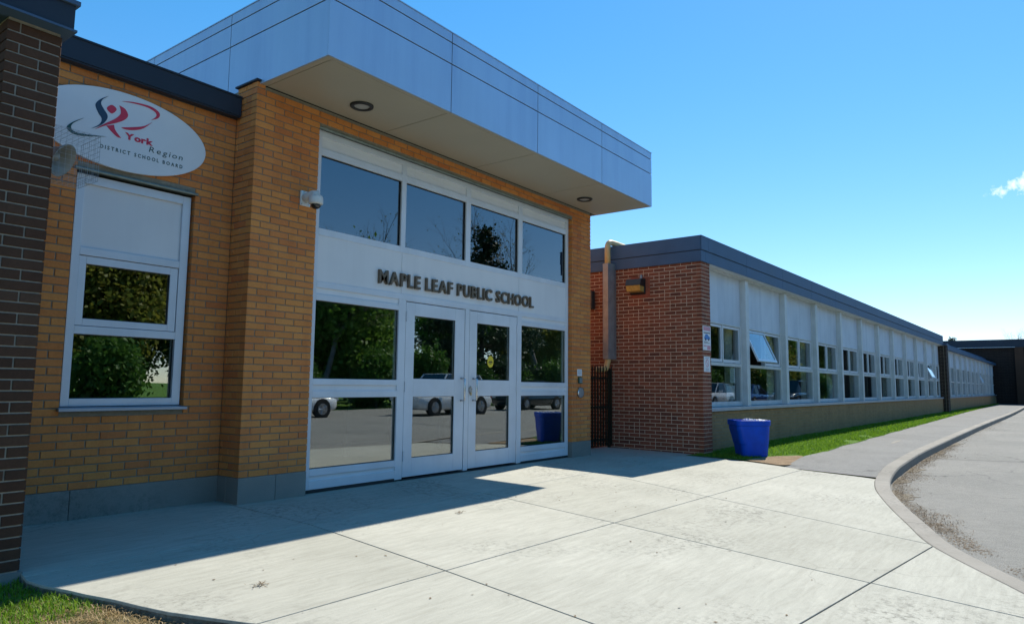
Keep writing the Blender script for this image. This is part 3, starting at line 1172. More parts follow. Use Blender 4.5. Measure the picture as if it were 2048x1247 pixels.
# downlights
for (x, y, lab) in ((0.993, -0.40, 'round black-rimmed soffit downlight near the left corner of the canopy'), (5.594, -0.40, 'round black-rimmed soffit downlight near the far right end of the canopy')):
    t = thing('downlight', lab, 'ceiling light', (x, y, SOF), group='downlights under the canopy')
    n = 36
    m = MB()
    rings = []
    for r_, z_ in ((0.125, 0.002), (0.125, -0.012), (0.118, -0.018), (0.090, -0.020), (0.082, -0.014), (0.082, 0.002)):
        rings.append([(x + r_ * math.cos(2 * math.pi * i / n), y + r_ * math.sin(2 * math.pi * i / n), SOF + z_) for i in range(n)])
    m.loft(list(reversed(rings)), False, False)
    m.build('rim', 'lamp_ring', t, smooth=True)
    m = MB()
    m.cyl((x, y, SOF + .001), (x, y, SOF - .006), 0.0815, n=n)
    m.build('lens', 'lamp_lens', t)

# letters ------------------------------------------------------
FC = bpy.data.curves.new('glyph', 'FONT')
FO = bpy.data.objects.new('glyph', FC)
GL = {}


def glyph(ch, off):
    k = (ch, off)
    if k not in GL:
        FC.body = ch
        FC.size = 1.0
        FC.offset = off
        FC.extrude = 0.0
        FC.resolution_u = 3
        me = FO.to_mesh()
        vs_ = [tuple(v.co) for v in me.vertices]
        fs = [tuple(p.vertices) for p in me.polygons]
        eds = {}
        for f in fs:
            for i in range(len(f)):
                e = (f[i], f[(i + 1) % len(f)])
                eds[e] = 1
        be = [e for e in eds if (e[1], e[0]) not in eds]
        FO.to_mesh_clear()
        GL[k] = (vs_, fs, be)
    return GL[k]


def lettering(text, x0, x1, zb, cap, y0, y1, off=0.0, space=0.30, track=0.10, slant=0.0, each=None, one=None):
    """upright letters on a -Y facing plate; front at y0, back at y1"""
    items, x = [], 0.0
    H = 0.729
    hs_ = [v[1] for v in glyph('H', off)[0]]
    H = max(hs_)
    for ch in text:
        if ch == ' ':
            x += space
            continue
        vs_, fs, be = glyph(ch, off)
        a = min(v[0] for v in vs_)
        b = max(v[0] for v in vs_)
        items.append((ch, x - a))
        x += b - a + track
    total = x - track
    sx, sz = (x1 - x0) / total, cap / H
    for ch, ox in items:
        vs_, fs, be = glyph(ch, off)
        n = len(vs_)
        P = [(x0 + (v[0] + ox) * sx + slant * v[1] * sz, zb + v[1] * sz) for v in vs_]
        m = one if one is not None else MB()
        m.add([(p[0], y0, p[1]) for p in P] + [(p[0], y1, p[1]) for p in P],
              [f for f in fs] + [tuple(i + n for i in reversed(f)) for f in fs] + [(e[1], e[0], e[0] + n, e[1] + n) for e in be])
        if each:
            each(m)


let = thing('wall_lettering', 'dark bronze raised capital letters reading MAPLE LEAF PUBLIC SCHOOL above the doors', 'sign', (1.71, 0.071, 2.29))
lettering('MAPLE LEAF PUBLIC SCHOOL', 1.715, 4.835, 2.303, 0.158, 0.036, 0.0695, off=0.016, space=0.34, track=0.125, each=lambda m: m.build('letter', 'bronze_letter', let))

# security camera ----------------------------------------------
sc_ = thing('security_camera', 'white dome security camera on a square wall plate beside the upper glazing', 'camera', (0.60, 0, 3.05))
MB().box(0.545, 0.665, -0.022, -0.001, 2.965, 3.125).build('wall_plate', 'camera_white', sc_, bevel=0.006)
for (x, z) in ((0.558, 2.98), (0.652, 2.98), (0.558, 3.11), (0.652, 3.11)):
    MB().cyl((x, -0.0225, z), (x, -0.026, z), 0.007, n=8).build('screw', 'steel_bright', sc_)
m = MB()
m.tube([(0.605, -0.022, 3.045), (0.605, -0.08, 3.06), (0.615, -0.13, 3.075), (0.62, -0.165, 3.07), (0.62, -0.175, 3.04)], [0.05, 0.046, 0.044, 0.046, 0.05], 16)
m.build('arm', 'camera_white', sc_, smooth=True)
n = 28
prof = [(0.05, 3.055), (0.066, 3.05), (0.072, 3.035), (0.074, 2.985), (0.070, 2.968), (0.055, 2.962)]
m = MB()
m.loft([[(0.62 + r_ * math.cos(-2 * math.pi * i / n), -0.175 + r_ * math.sin(-2 * math.pi * i / n), z_) for i in range(n)] for r_, z_ in prof])
m.build('housing', 'camera_white', sc_, smooth=True)
m = MB()
m.loft([[(0.62 + 0.052 * math.cos(a) * math.cos(-2 * math.pi * i / n), -0.175 + 0.052 * math.cos(a) * math.sin(-2 * math.pi * i / n), 2.963 - 0.050 * math.sin(a)) for i in range(n)] for a in np.linspace(0, 1.5, 7)])
m.build('dome', 'lens_black', sc_, smooth=True)

# things on the right-hand pier
nc = thing('notice_card', 'small white notice card above the keypad beside the doors', 'notice', (6.08, 0, 1.30))
MB().box(6.015, 6.155, -0.008, -0.0015, 1.295, 1.405).build('card', 'paper_white', nc)
m = MB()
for z in (1.385, 1.365, 1.345, 1.325):
    m.box(6.035, 6.135, -0.0092, -0.0082, z - .005, z + .004)
m.build('print', 'sill_metal', nc)
kp = thing('keypad', 'dark green keypad between the white card and the round push plate', 'keypad', (6.09, 0, 1.19))
MB().box(6.040, 6.145, -0.028, -0.0015, 1.175, 1.278).build('case', 'keypad_green', kp, bevel=0.004)
for i in range(3):
    for j in range(3):
        MB().box(6.055 + i * .028, 6.074 + i * .028, -0.031, -0.0285, 1.19 + j * .027, 1.208 + j * .027).build('key', 'sill_metal', kp)
pb = thing('push_plate', 'round metal automatic door push plate low on the brick pier', 'push button', (6.10, 0, 1.02))
m = MB()
m.cyl((6.105, -0.0015, 1.022), (6.105, -0.030, 1.022), 0.082, 0.078, n=32)
m.build('plate', 'galvanised', pb)
m = MB()
ring = []
for r_, y_ in ((0.082, -0.006), (0.090, -0.006), (0.090, -0.020), (0.082, -0.031)):
    ring.append([(6.105 + r_ * math.cos(2 * math.pi * i / 32), y_, 1.022 + r_ * math.sin(2 * math.pi * i / 32)) for i in range(32)])
m.loft(ring, False, False)
m.build('rim', 'steel_bright', pb, smooth=True)

# yellow door sticker
st = thing('door_sticker', 'round yellow caution sticker on the glass of the second door', 'sticker', (3.86, 0.088, 1.45))
m = MB()
m.plate([(3.862 + 0.068 * math.cos(a), 1.455 + 0.082 * math.sin(a)) for a in np.linspace(0, 2 * math.pi, 33)[:-1]], 0.0875, 0.0895)
m.build('disc', 'sticker_yellow', st)
m = MB()
m.box(3.82, 3.905, 0.0862, 0.0872, 1.438, 1.456)
m.box(3.835, 3.89, 0.0862, 0.0872, 1.466, 1.472)
m.box(3.84, 3.885, 0.0862, 0.0872, 1.420, 1.426)
m.build('print', 'sign_black', st)

# ------------------------------------------------------------------ ANNEX (left wall with window)
AY = 0.344
ANX = thing('annex_building', 'low buff brick wing with a tall window left of the entrance', 'building', (0, AY, 0))
AXL = -6.5
WX0, WX1, WZ0, WZ1 = -1.425, -0.385, 0.878, 2.925
c = MB()
c.box(AXL, WX0 - .003, AY + .008, AY + .25, 0.002, 3.80)
c.box(WX1 + .003, -0.002, AY + .008, AY + .25, 0.002, 3.80)
c.box(WX0 - .003, WX1 + .003, AY + .008, AY + .25, 0.002, WZ0 - .003)
c.box(WX0 - .003, WX1 + .003, AY + .008, AY + .25, WZ1 + .003, 3.80)
aw = c.build('brick_wall', 'mortar_buff', ANX)


def anx_vis(px, py, c):
    if px < 150 - 0.0926 * (py - 60):
        return False
    if ((c.x + 1.065) / 0.74) ** 2 + ((c.z - 3.33) / 0.365) ** 2 < 0.9:
        return False
    return True


lay_bricks(aw, [BrickFace(frameM((0, AY, 0), 0), AXL, -0.001, PZ, 3.805, holes=[(WX0, WX1, WZ0, WZ1)], off=-1.531)], 300, anx_vis)
xk = -0.001
for xb in (-1.30, -2.9, -4.5, AXL):
    MB().box(xb + .003, xk, AY - .004, AY + .2, -0.2, PZ - .004).build('plinth_block', 'plinth_concrete', ANX, bevel=0.004)
    xk = xb
# roof edge
m = MB()
m.box(AXL, -0.012, AY - .095, AY + .30, 3.80, 3.985)
m.box(AXL, -0.010, AY - .105, AY + .30, 3.986, 4.002)
m.box(AXL, -0.012, AY - .085, AY - .003, 3.785, 3.799)
m.build('roof_fascia', 'navy_metal', ANX)
m = MB()
m.box(AXL, 0.005, AY + .301, 5.2, 3.88, 3.97)
m.build('roof', 'roof_membrane', ANX)
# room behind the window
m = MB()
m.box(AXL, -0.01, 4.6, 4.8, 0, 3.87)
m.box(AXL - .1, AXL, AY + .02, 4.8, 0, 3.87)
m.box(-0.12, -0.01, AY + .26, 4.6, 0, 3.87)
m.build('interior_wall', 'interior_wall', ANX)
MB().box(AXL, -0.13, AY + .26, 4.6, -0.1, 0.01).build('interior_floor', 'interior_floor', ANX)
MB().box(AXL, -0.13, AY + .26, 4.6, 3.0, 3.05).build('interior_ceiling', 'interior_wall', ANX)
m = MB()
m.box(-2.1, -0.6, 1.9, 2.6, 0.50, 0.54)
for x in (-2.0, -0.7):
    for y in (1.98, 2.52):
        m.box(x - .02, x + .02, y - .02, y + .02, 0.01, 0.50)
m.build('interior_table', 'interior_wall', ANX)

m = MB()
m.cyl((WX0 - .02, AY - .008, WZ1 - .004), (WX1 + .02, AY - .008, WZ1 - .004), 0.014, n=10)
m.box(WX0, WX1, AY - .008, AY + .10, WZ1 - .006, WZ1 - .001)
m.build('lintel', 'lintel_steel', ANX)
y0 = AY + .045
f = MB()
f.box(-1.405, -1.340, y0, y0 + .09, 0.918, 2.892)
f.box(-0.478, -0.400, y0, y0 + .09, 0.918, 2.892)
for z0, z1 in ((0.918, 0.982), (1.524, 1.592), (2.196, 2.262), (2.815, 2.892)):
    f.box(-1.340, -0.478, y0, y0 + .09, z0, z1)
win = f.build('window', 'aluminium_frame', ANX, bevel=0.003)
panel(-1.340, -0.478, 2.262, 2.815, win, y=y0 + .022)
f = MB()
f.box(-1.337, -1.279, y0 + .010, y0 + .06, 1.597, 2.191)
f.box(-0.553, -0.482, y0 + .010, y0 + .06, 1.597, 2.191)
f.box(-1.279, -0.553, y0 + .010, y0 + .06, 1.597, 1.656)
f.box(-1.279, -0.553, y0 + .010, y0 + .06, 2.125, 2.191)
f.build('sash', 'aluminium_frame', win, bevel=0.003)
pane(-1.279, -0.553, 1.656, 2.125, win, y=y0 + .032)
gasket(-1.279, -0.553, 1.656, 2.125, win, y0 + .022)
pane(-1.340, -0.478, 0.982, 1.524, win, y=y0 + .042)
gasket(-1.340, -0.478, 0.982, 1.524, win, y0 + .030)
m = MB()
m.add([(-1.445, AY - .055, 0.880), (-0.375, AY - .055, 0.880), (-0.375, AY + .09, 0.880), (-1.445, AY + .09, 0.880),
       (-1.445, AY - .055, 0.902), (-0.375, AY - .055, 0.902), (-0.375, AY + .09, 0.916), (-1.445, AY + .09, 0.916)],
      [(0, 3, 2, 1), (4, 5, 6, 7), (0, 1, 5, 4), (1, 2, 6, 5), (2, 3, 7, 6), (3, 0, 4, 7)])
m.build('sill', 'sill_metal', win)

# oval sign ----------------------------------------------------
SY = AY - .030
ov = thing('oval_sign', 'white oval school board sign with red and navy figure emblem above the window', 'sign', (-1.065, AY, 3.0))
m = MB()
m.plate([(-1.065 + 0.742 * math.cos(a), 3.328 + 0.352 * math.sin(a)) for a in np.linspace(0, 2 * math.pi, 81)[:-1]], SY, AY - .002)
m.build('board', 'logo_white', ov, bevel=0.003)


def catmull(pts, sharp=(), n=6):
    N = len(pts)
    out = []
    for i in range(N):
        p0, p1, p2, p3 = pts[(i - 1) % N], pts[i], pts[(i + 1) % N], pts[(i + 2) % N]
        if i in sharp:
            p0 = p1
        if (i + 1) % N in sharp:
            p3 = p2
        for k in range(n):
            t = k / n
            out.append(tuple(0.5 * (2 * p1[j] + (p2[j] - p0[j]) * t + (2 * p0[j] - 5 * p1[j] + 4 * p2[j] - p3[j]) * t * t + (3 * p1[j] - p0[j] - 3 * p2[j] + p3[j]) * t ** 3) for j in (0, 1)))
    return out


def emblem(name, pts, mat, sharp):
    p = catmull(pts, sharp)
    a = sum(p[i][0] * p[(i + 1) % len(p)][1] - p[(i + 1) % len(p)][0] * p[i][1] for i in range(len(p)))
    if a < 0:
        p.reverse()
    # ngon outlines can be concave: triangulate through bmesh
    mb = MB()
    mb.plate(p, SY - .003, SY - .0005)
    o = mb.build(name, mat, ov)
    bm = bmesh.new()
    bm.from_mesh(o.data)
    bmesh.ops.triangulate(bm, faces=[f for f in bm.faces if len(f.verts) > 4])
    bm.to_mesh(o.data)
    bm.free()


emblem('emblem_head', [(-1.242, 3.490), (-1.204, 3.533), (-1.162, 3.507), (-1.198, 3.457)], 'logo_red', ())
emblem('emblem_left_arm', [(-1.234, 3.602), (-1.295, 3.557), (-1.334, 3.496), (-1.309, 3.430), (-1.277, 3.385), (-1.291, 3.333), (-1.354, 3.273), (-1.281, 3.325), (-1.238, 3.385), (-1.233, 3.431), (-1.265, 3.475), (-1.291, 3.518), (-1.278, 3.560)], 'logo_navy', (0, 6))
emblem('emblem_right_arm', [(-1.142, 3.549), (-1.092, 3.533), (-1.063, 3.486), (-1.086, 3.438), (-1.15, 3.389), (-1.228, 3.345), (-1.327, 3.275), (-1.249, 3.350), (-1.170, 3.418), (-1.129, 3.472), (-1.128, 3.513)], 'logo_red', (0, 6))
emblem('emblem_leg', [(-1.236, 3.336), (-1.174, 3.362), (-1.16, 3.318), (-1.108, 3.262), (-1.142, 3.264), (-1.188, 3.294)], 'logo_red', (0, 1, 3))
emblem('emblem_upper_swoosh', [(-1.122, 3.594), (-1.021, 3.620), (-0.881, 3.630), (-0.803, 3.605), (-0.785, 3.571), (-0.807, 3.535), (-0.861, 3.505), (-0.824, 3.542), (-0.817, 3.573), (-0.847, 3.598), (-0.92, 3.612), (-1.021, 3.608)], 'logo_red', (0, 6))
emblem('emblem_lower_swoosh', [(-0.848, 3.488), (-0.923, 3.428), (-1.021, 3.388), (-1.114, 3.358), (-1.073, 3.351), (-0.998, 3.368), (-0.923, 3.408)], 'logo_red', (0, 3))
emblem('emblem_green_swoosh', [(-1.412, 3.350), (-1.49, 3.294), (-1.537, 3.241), (-1.531, 3.209), (-1.483, 3.187), (-1.395, 3.194), (-1.228, 3.240), (-1.395, 3.212), (-1.472, 3.208), (-1.507, 3.234), (-1.492, 3.280)], 'logo_green', (0, 6))
m = MB()
lettering('York', -1.078, -0.830, 3.270, 0.056, SY - .003, SY - .0005, off=0.045, track=0.03, one=m)
m.build('lettering', 'logo_red', ov)
m = MB()
lettering('Region', -0.862, -0.552, 3.207, 0.050, SY - .003, SY - .0005, off=-0.006, track=0.22, slant=0.18, one=m)
m.build('lettering', 'logo_green', ov)
m = MB()
lettering('DISTRICT SCHOOL BOARD', -1.274, -0.546, 3.130, 0.032, SY - .003, SY - .0005, off=0.012, space=0.55, track=0.36, one=m)
m.build('lettering', 'logo_green', ov)

# ------------------------------------------------------------------ DARK BRICK PIER (far left)
PX0, PX1, PY, PT = -2.412, -2.110, -1.105, 3.365
PIER = thing('brick_pier', 'dark brown brick pier with navy roof edge at the far left', 'pier', (-2.26, -0.4, 0))
pw = MB().box(PX0 + .008, PX1 - .008, PY + .008, AY - .01, -0.1, PT).build('brick_wall', 'mortar_pale', PIER)
lay_bricks(pw, [BrickFace(frameM((0, PY, 0), 0), PX0, PX1, 0.0, PT, off=-2.225, mat='brown_brick'),
                BrickFace(frameM((PX0, AY - .01, 0), -math.pi / 2), 0, AY - .01 - PY - .092, 0.0, PT, off=0, mat='brown_brick'),
                BrickFace(frameM((PX1, PY, 0), math.pi / 2), 0.092, AY - .01 - PY, 0.0, PT, off=0, mat='brown_brick', single=False)], 300)
MB().box(PX0 - .02, PX1 + .012, PY - .012, AY - .01, -0.25, -0.012).build('plinth_block', 'plinth_concrete', PIER)
m = MB()
m.box(PX0 - .095, PX1 + .030, PY - .095, AY - .1, PT + .012, PT + .175)
m.build('roof_fascia', 'navy_metal', PIER)
m = MB()
m.box(PX0 - .115, PX1 + .052, PY - .115, AY - .1, PT + .176, PT + .205)
m.box(PX0 - .110, PX1 + .045, PY - .110, AY - .1, PT - .004, PT + .011)
m.build('roof_trim', 'charcoal_metal', PIER)

# horn loudspeaker in its wire cage
sp = thing('horn_loudspeaker', 'grey horn loudspeaker hung beside the dark brick pier', 'loudspeaker', (-2.10, -0.55, 2.70))
ax = Vector((0.62, -0.66, -0.42)).normalized()
c0 = Vector((-1.865, -0.58, 2.690))
uu = ax.orthogonal().normalized()
ww = ax.cross(uu)
n = 28


def hring(t, r_):
    p = c0 + ax * t
    return [tuple(p + uu * (r_ * math.cos(2 * math.pi * i / n)) + ww * (r_ * math.sin(2 * math.pi * i / n))) for i in range(n)]


m = MB()
m.loft([hring(-.19, .03), hring(-.14, .042), hring(-.08, .062), hring(-.03, .098), hring(0, .125), hring(.006, .125), hring(.006, .119), hring(-.03, .088), hring(-.08, .056), hring(-.13, .036)], True, True)
m.build('horn', 'horn_grey', sp, smooth=True)
m = MB()
m.loft([hring(-.12, .034), hring(-.07, .040), hring(-.045, .030), hring(-.035, .005)], True, True)
m.build('reflex_cone', 'horn_grey', sp, smooth=True)
m = MB()
m.tube([(-2.108, -0.47, 2.74), (-2.05, -0.47, 2.74), tuple(c0 - ax * .17)], 0.014, 8)
m.build('bracket', 'galvanised', sp)
cg = thing('wire_cage', 'square wire mesh cage guarding the horn loudspeaker', 'cage', (-2.10, -0.55, 2.55))
m = MB()
x0, x1, y0_, y1_, z0, z1 = -2.105, -1.700, -0.76, -0.44, 2.545, 2.875
wr = 0.0009
stp = 0.036


def wire(a, b):
    m.cyl(a, b, wr, n=4, caps=False)


for z in np.arange(z0, z1 + .01, stp):
    wire((x0, y0_, z), (x1, y0_, z)); wire((x1, y0_, z), (x1, y1_, z)); wire((x0, y1_, z), (x1, y1_, z))
for x in np.arange(x0 + .01, x1 + .01, stp):
    wire((x, y0_, z0), (x, y0_, z1)); wire((x, y1_, z0), (x, y1_, z1)); wire((x, y0_, z0), (x, y1_, z0)); wire((x, y0_, z1), (x, y1_, z1))
for y in np.arange(y0_, y1_ + .01, stp):
    wire((x1, y, z0), (x1, y, z1)); wire((x0, y, z0), (x1, y, z0)); wire((x0, y, z1), (x1, y, z1))
m.build('mesh_wires', 'wire_grey', cg)

# ------------------------------------------------------------------ CLASSROOM WING
TH = 0.0275
WING = thing('classroom_wing', 'long single storey school wing with red brick end and white framed windows', 'building', (7.92, -1.38, 0), -TH)
WMAT = wm(WING)
WL1 = 29.3
FT, FM, FB = 3.795, 3.548, 3.345
PV = 0.02                       # front of the brick corner pier
SV = 0.03                       # side wall plane (u)
CP = 0.375                      # corner pier width
DEEP = 3.2
c = MB()
c.box(SV + .0045, SV + .25, PV + .0045, DEEP, -0.1, FB)
c.box(SV + .25, SV + CP - .0045, PV + .0045, 0.5, -0.1, FB)
cw = c.build('brick_wall', 'mortar_red', WING, world=False)
MW = WMAT
bf = [BrickFace(MW @ frameM((SV, DEEP, 0), -math.pi / 2), 0.0, DEEP - PV - .092, -0.05, FB - .002, off=0.03, mat='red_brick', pitch=0.213, headers=0.10),
      BrickFace(MW @ frameM((0, PV, 0), 0), SV, SV + CP, -0.05, FB - .002, off=SV, mat='red_brick', pitch=0.213),
      BrickFace(MW @ frameM((SV + CP, PV, 0), math.pi / 2), 0.092, 0.5, -0.05, FB - .002, mat='red_brick', single=False)]
lay_bricks(cw, bf, 300, lambda px, py, c: px > 1184)

BV = 0.12                       # base wall / fin fronts
GV = 0.26                       # glass
C0, CS = 2.62, 2.49             # fin right edges
NB = 11
FWD = 0.17
bays = []
x = SV + CP
for i in range(NB):
    xr = C0 + CS * i - FWD
    bays.append((x, xr))
    x = xr + FWD
bays.append((x, WL1))
# low tan brick wall under the windows
c = MB()
c.box(SV + CP + .002, WL1, BV + .008, BV + .25, -0.2, 0.695)
bw = c.build('base_wall', 'mortar_tan', WING, world=False)
lay_bricks(bw, [BrickFace(MW @ frameM((0, BV, 0), 0), SV + CP + .002, WL1, -0.05, 0.695, off=0.0, mat='tan_brick', pitch=0.213, course=0.0622)], 300, lambda px, py, c: not (1452 < px < 1534 and py > 832))
# continuous sill, in lengths
xa = SV + CP + .004
k = 0
while xa < WL1:
    xb = min(xa + 2.98, WL1)
    MB().box(xa, xb - .004, BV - .045, BV + .10, 0.700, 0.768).build('sill_stone', 'sill_metal', WING, world=False, bevel=0.006)
    xa = xb
# fins
for i in range(NB):
    xr = C0 + CS * i
    MB().box(xr - FWD, xr, BV, GV + .10, 0.770, FB - .03).build('fin', 'painted_wood', WING, world=False, bevel=0.006)
MB().box(SV + CP + .002, WL1, 0.14, GV + .06, FB - .028, FB + .02).build('soffit', 'painted_wood', WING, world=False)
MB().box(SV + CP + .002, WL1, 0.012, 0.139, FB - .010, FB + .02).build('soffit_board', 'painted_wood', WING, world=False)
for i, (a, b) in enumerate(bays):
    f = MB()
    gy = GV - .035
    a2, b2 = a + .003, b - .003
    f.box(a2, a2 + .055, gy, gy + .10, 0.772, 2.372)
    f.box(b2 - .055, b2, gy, gy + .10, 0.772, 2.372)
    f.box(a2 + .055, b2 - .055, gy, gy + .10, 0.772, 0.862)
    f.box(a2 + .055, b2 - .055, gy, gy + .10, 1.542, 1.604)
    f.box(a2 + .055, b2 - .055, gy, gy + .10, 2.335, 2.372)
    wn_ = f.build('window', 'painted_wood', WING, world=False, bevel=0.003)
    ga, gb = a2 + .055, b2 - .055
    mid = ga + (gb - ga) * 0.53
    MB().box(mid - .022, mid + .022, gy + .004, gy + .09, 1.604, 2.335).build('mullion', 'painted_wood', wn_, world=False)
    MB().box(ga, gb, GV, GV + .006, 0.862, 1.542).build('pane', 'glass_wing', wn_, world=False)
    for (s0, s1, which) in ((ga + .003, mid - .024, 0), (mid + .024, gb - .003, 1)):
        opened = (which == 0 and i in (1, 10))
        if opened:
            ang = R(24)
            L = Matrix.Translation((0, gy + .02, 2.325)) @ Matrix.Rotation(-ang, 4, 'X') @ Matrix.Translation((0, 0, -2.325))
        else:
            L = Matrix.Translation((0, gy + .02, 0))
        s = MB(L)
        s.box(s0, s0 + .045, 0, .035, 1.615, 2.325)
        s.box(s1 - .045, s1, 0, .035, 1.615, 2.325)
        s.box(s0 + .045, s1 - .045, 0, .035, 1.615, 1.672)
        s.box(s0 + .045, s1 - .045, 0, .035, 2.280, 2.325)
        so = s.build('sash', 'aluminium_frame', wn_, world=False)
        MB(L).box(s0 + .045, s1 - .045, .012, .018, 1.672, 2.280).build('pane', 'glass_wing', so, world=False)
    MB().box(a2, b2, GV - .02, GV + .05, 2.374, FB - .030).build('infill_panel', 'painted_panel', WING, world=False)
    # pale pleated sheet inside right, standing in for the reveal's reflection
    if i not in (5, 9):
        cm_ = MB()
        cw_ = (0.40, 0.44, 0.38, 0.50, 0.40, 0.3, 0.62, 0.42, 0.36, 0.4, 0.7, 0.4)[i]
        w0 = gb - cw_ - .02
        pts = [(w0 + cw_ * t / 24, GV + .14 + 0.02 * math.sin(t * 1.6)) for t in range(25)]
        vv = [(p[0], p[1], 0.86) for p in pts] + [(p[0], p[1], 2.37) for p in pts]
        cm_.add(vv, [(q, q + 1, q + 26, q + 25) for q in range(24)])
        cm_.build('reveal_reflection', 'house_trim', wn_, world=False)
# fascia in two bands of panels
ftop = MB().box(0.02, WL1 - .02, 0.012, DEEP, FB + .022, FT - .02).build('roof', 'gasket_black', WING, world=False)
jt = [0.0, 0.30] + [2.2 + 2.245 * i for i in range(12)] + [WL1]
jt2 = [0.0, 0.20] + [2.2 + 2.245 * i for i in range(12)] + [WL1]
for (z0, z1, jj, pr) in ((FM + .006, FT, jt, -0.010), (FB, FM - .006, jt2, 0.0)):
    for a, b in zip(jj, jj[1:]):
        MB().box(a + .003, b - .003, pr, 0.011, z0, z1).build('fascia_panel', 'charcoal_metal', WING, world=False, bevel=0.002)
    MB().box(pr - .0, 0.018, 0.012, DEEP - .05, z0, z1).build('fascia_panel', 'charcoal_metal', WING, world=False, bevel=0.002)
MB().box(-0.012, WL1, -0.014, DEEP, FT + .001, FT + .012).build('roof_edge', 'charcoal_metal', WING, world=False)
# classroom interior
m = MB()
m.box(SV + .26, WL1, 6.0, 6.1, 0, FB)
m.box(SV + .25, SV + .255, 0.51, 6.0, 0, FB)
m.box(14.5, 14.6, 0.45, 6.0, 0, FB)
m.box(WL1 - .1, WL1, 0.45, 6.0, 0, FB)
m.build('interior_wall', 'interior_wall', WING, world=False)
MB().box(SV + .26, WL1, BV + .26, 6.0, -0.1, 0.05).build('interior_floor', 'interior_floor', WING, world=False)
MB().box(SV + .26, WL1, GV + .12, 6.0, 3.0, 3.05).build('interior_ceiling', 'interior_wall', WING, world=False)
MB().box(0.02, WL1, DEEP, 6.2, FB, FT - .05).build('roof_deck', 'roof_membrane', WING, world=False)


def paper(u, z, w_, h_, lab):
    o = MB().box(0, w_, 0, .002, 0, h_)
    t = thing('paper_notice', lab, 'notice', tuple(WMAT @ Vector((u, GV + .010, z))), -TH, group='papers taped inside the classroom windows')
    o.build('sheet', 'paper_white', t, world=False)
    m2 = MB()
    for q in range(4):
        m2.box(w_ * .12, w_ * .85, -.001, -.0003, h_ * (.2 + .18 * q), h_ * (.2 + .18 * q) + .006)
    m2.build('print', 'sill_metal', t, world=False)


paper(1.92, 1.22, 0.26, 0.30, 'white paper sheet taped high in the first classroom window pane')
paper(1.72, 0.90, 0.42, 0.27, 'wider white paper sheet low in the first classroom window pane')
paper(9.10, 0.88, 0.30, 0.36, 'white paper sheet low in the fourth classroom window pane')

# brown pier between the two sections of the wing
BP = thing('brick_buttress', 'dark brown brick buttress dividing the classroom wing', 'pier', tuple(WMAT @ Vector((WL1 + .4, 0, 0))), -TH)
bc = MB().box(-0.39, 0.29, -0.10, 1.0, -0.2, FB + .01).build('brick_wall', 'mortar_tan', BP, world=False)
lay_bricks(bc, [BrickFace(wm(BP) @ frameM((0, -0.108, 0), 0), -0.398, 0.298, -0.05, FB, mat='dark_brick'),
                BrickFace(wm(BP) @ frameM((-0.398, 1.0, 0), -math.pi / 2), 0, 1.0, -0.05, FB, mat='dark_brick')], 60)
MB().box(-0.44, 0.34, -0.15, 1.0, FB + .012, FB + .10).build('cap', 'charcoal_metal', BP, world=False)

# second section
U0, U1 = WL1 + 0.71, 60.2
W2 = thing('far_classroom_wing', 'farther pale windowed section of the school wing beyond the buttress', 'building', tuple(WMAT @ Vector((U0, 0, 0))), -TH)
LN = U1 - U0
c = MB()
c.box(0, LN, BV + .008, 6.0, -0.2, 0.695)
bw2 = c.build('base_wall', 'mortar_tan', W2, world=False)
lay_bricks(bw2, [BrickFace(wm(W2) @ frameM((0, BV, 0), 0), 0, LN, -0.05, 0.695, mat='tan_brick', pitch=0.213, course=0.0622)], 0)
MB().box(0, LN, BV - .045, BV + .10, 0.700, 0.768).build('sill_stone', 'sill_metal', W2, world=False)
nb = 12
cs2 = LN / nb
for i in range(nb):
    a, b = i * cs2, (i + 1) * cs2
    MB().box(b - FWD, b, BV, GV + .10, 0.770, FB - .18).build('fin', 'painted_wood', W2, world=False)
    MB().box(a + .003, b - FWD - .003, GV - .02, GV + .05, 2.374, FB - .18).build('infill_panel', 'painted_panel', W2, world=False)
    f = MB()
    a2, b2 = a + .003, b - FWD - .003
    f.box(a2, a2 + .055, GV - .035, GV + .06, 0.772, 2.372)
    f.box(b2 - .055, b2, GV - .035, GV + .06, 0.772, 2.372)
    f.box(a2 + .055, b2 - .055, GV - .035, GV + .06, 0.772, 0.862)
    f.box(a2 + .055, b2 - .055, GV - .035, GV + .06, 1.542, 1.604)
    f.box(a2 + .055, b2 - .055, GV - .035, GV + .06, 2.335, 2.372)
    f.box((a2 + b2) / 2 - .03, (a2 + b2) / 2 + .03, GV - .035, GV + .06, 1.604, 2.335)
    w2 = f.build('window', 'painted_wood', W2, world=False)
    for (p, q, z0, z1) in ((a2 + .055, b2 - .055, 0.862, 1.542), (a2 + .055, (a2 + b2) / 2 - .03, 1.604, 2.335), ((a2 + b2) / 2 + .03, b2 - .055, 1.604, 2.335)):
        if i == 7 and z0 > 1.5 and p < (a2 + b2) / 2 - .1:
            L = Matrix.Translation((0, GV - .02, 2.33)) @ Matrix.Rotation(-R(22), 4, 'X') @ Matrix.Translation((0, 0, -2.33))
            MB(L).box(p, q, 0, .03, z0, z1).build('sash', 'aluminium_frame', w2, world=False)
        else:
            MB().box(p, q, GV, GV + .006, z0, z1).build('pane', 'glass_wing', w2, world=False)
m = MB()
m.box(0, LN, 2.5, 2.6, 0.7, 3.3)
m.box(0, LN, 0.4, 2.5, 3.0, 3.05)
m.build('interior_wall', 'interior_wall', W2, world=False)
MB().box(-.02, LN, 0.14, GV + .1, FB - .178, FB - .14).build('soffit', 'painted_wood', W2, world=False)
MB().box(-.02, LN, 0.0, 2.6, FB - .138, FB + .03).build('lower_fascia', 'charcoal_metal', W2, world=False)
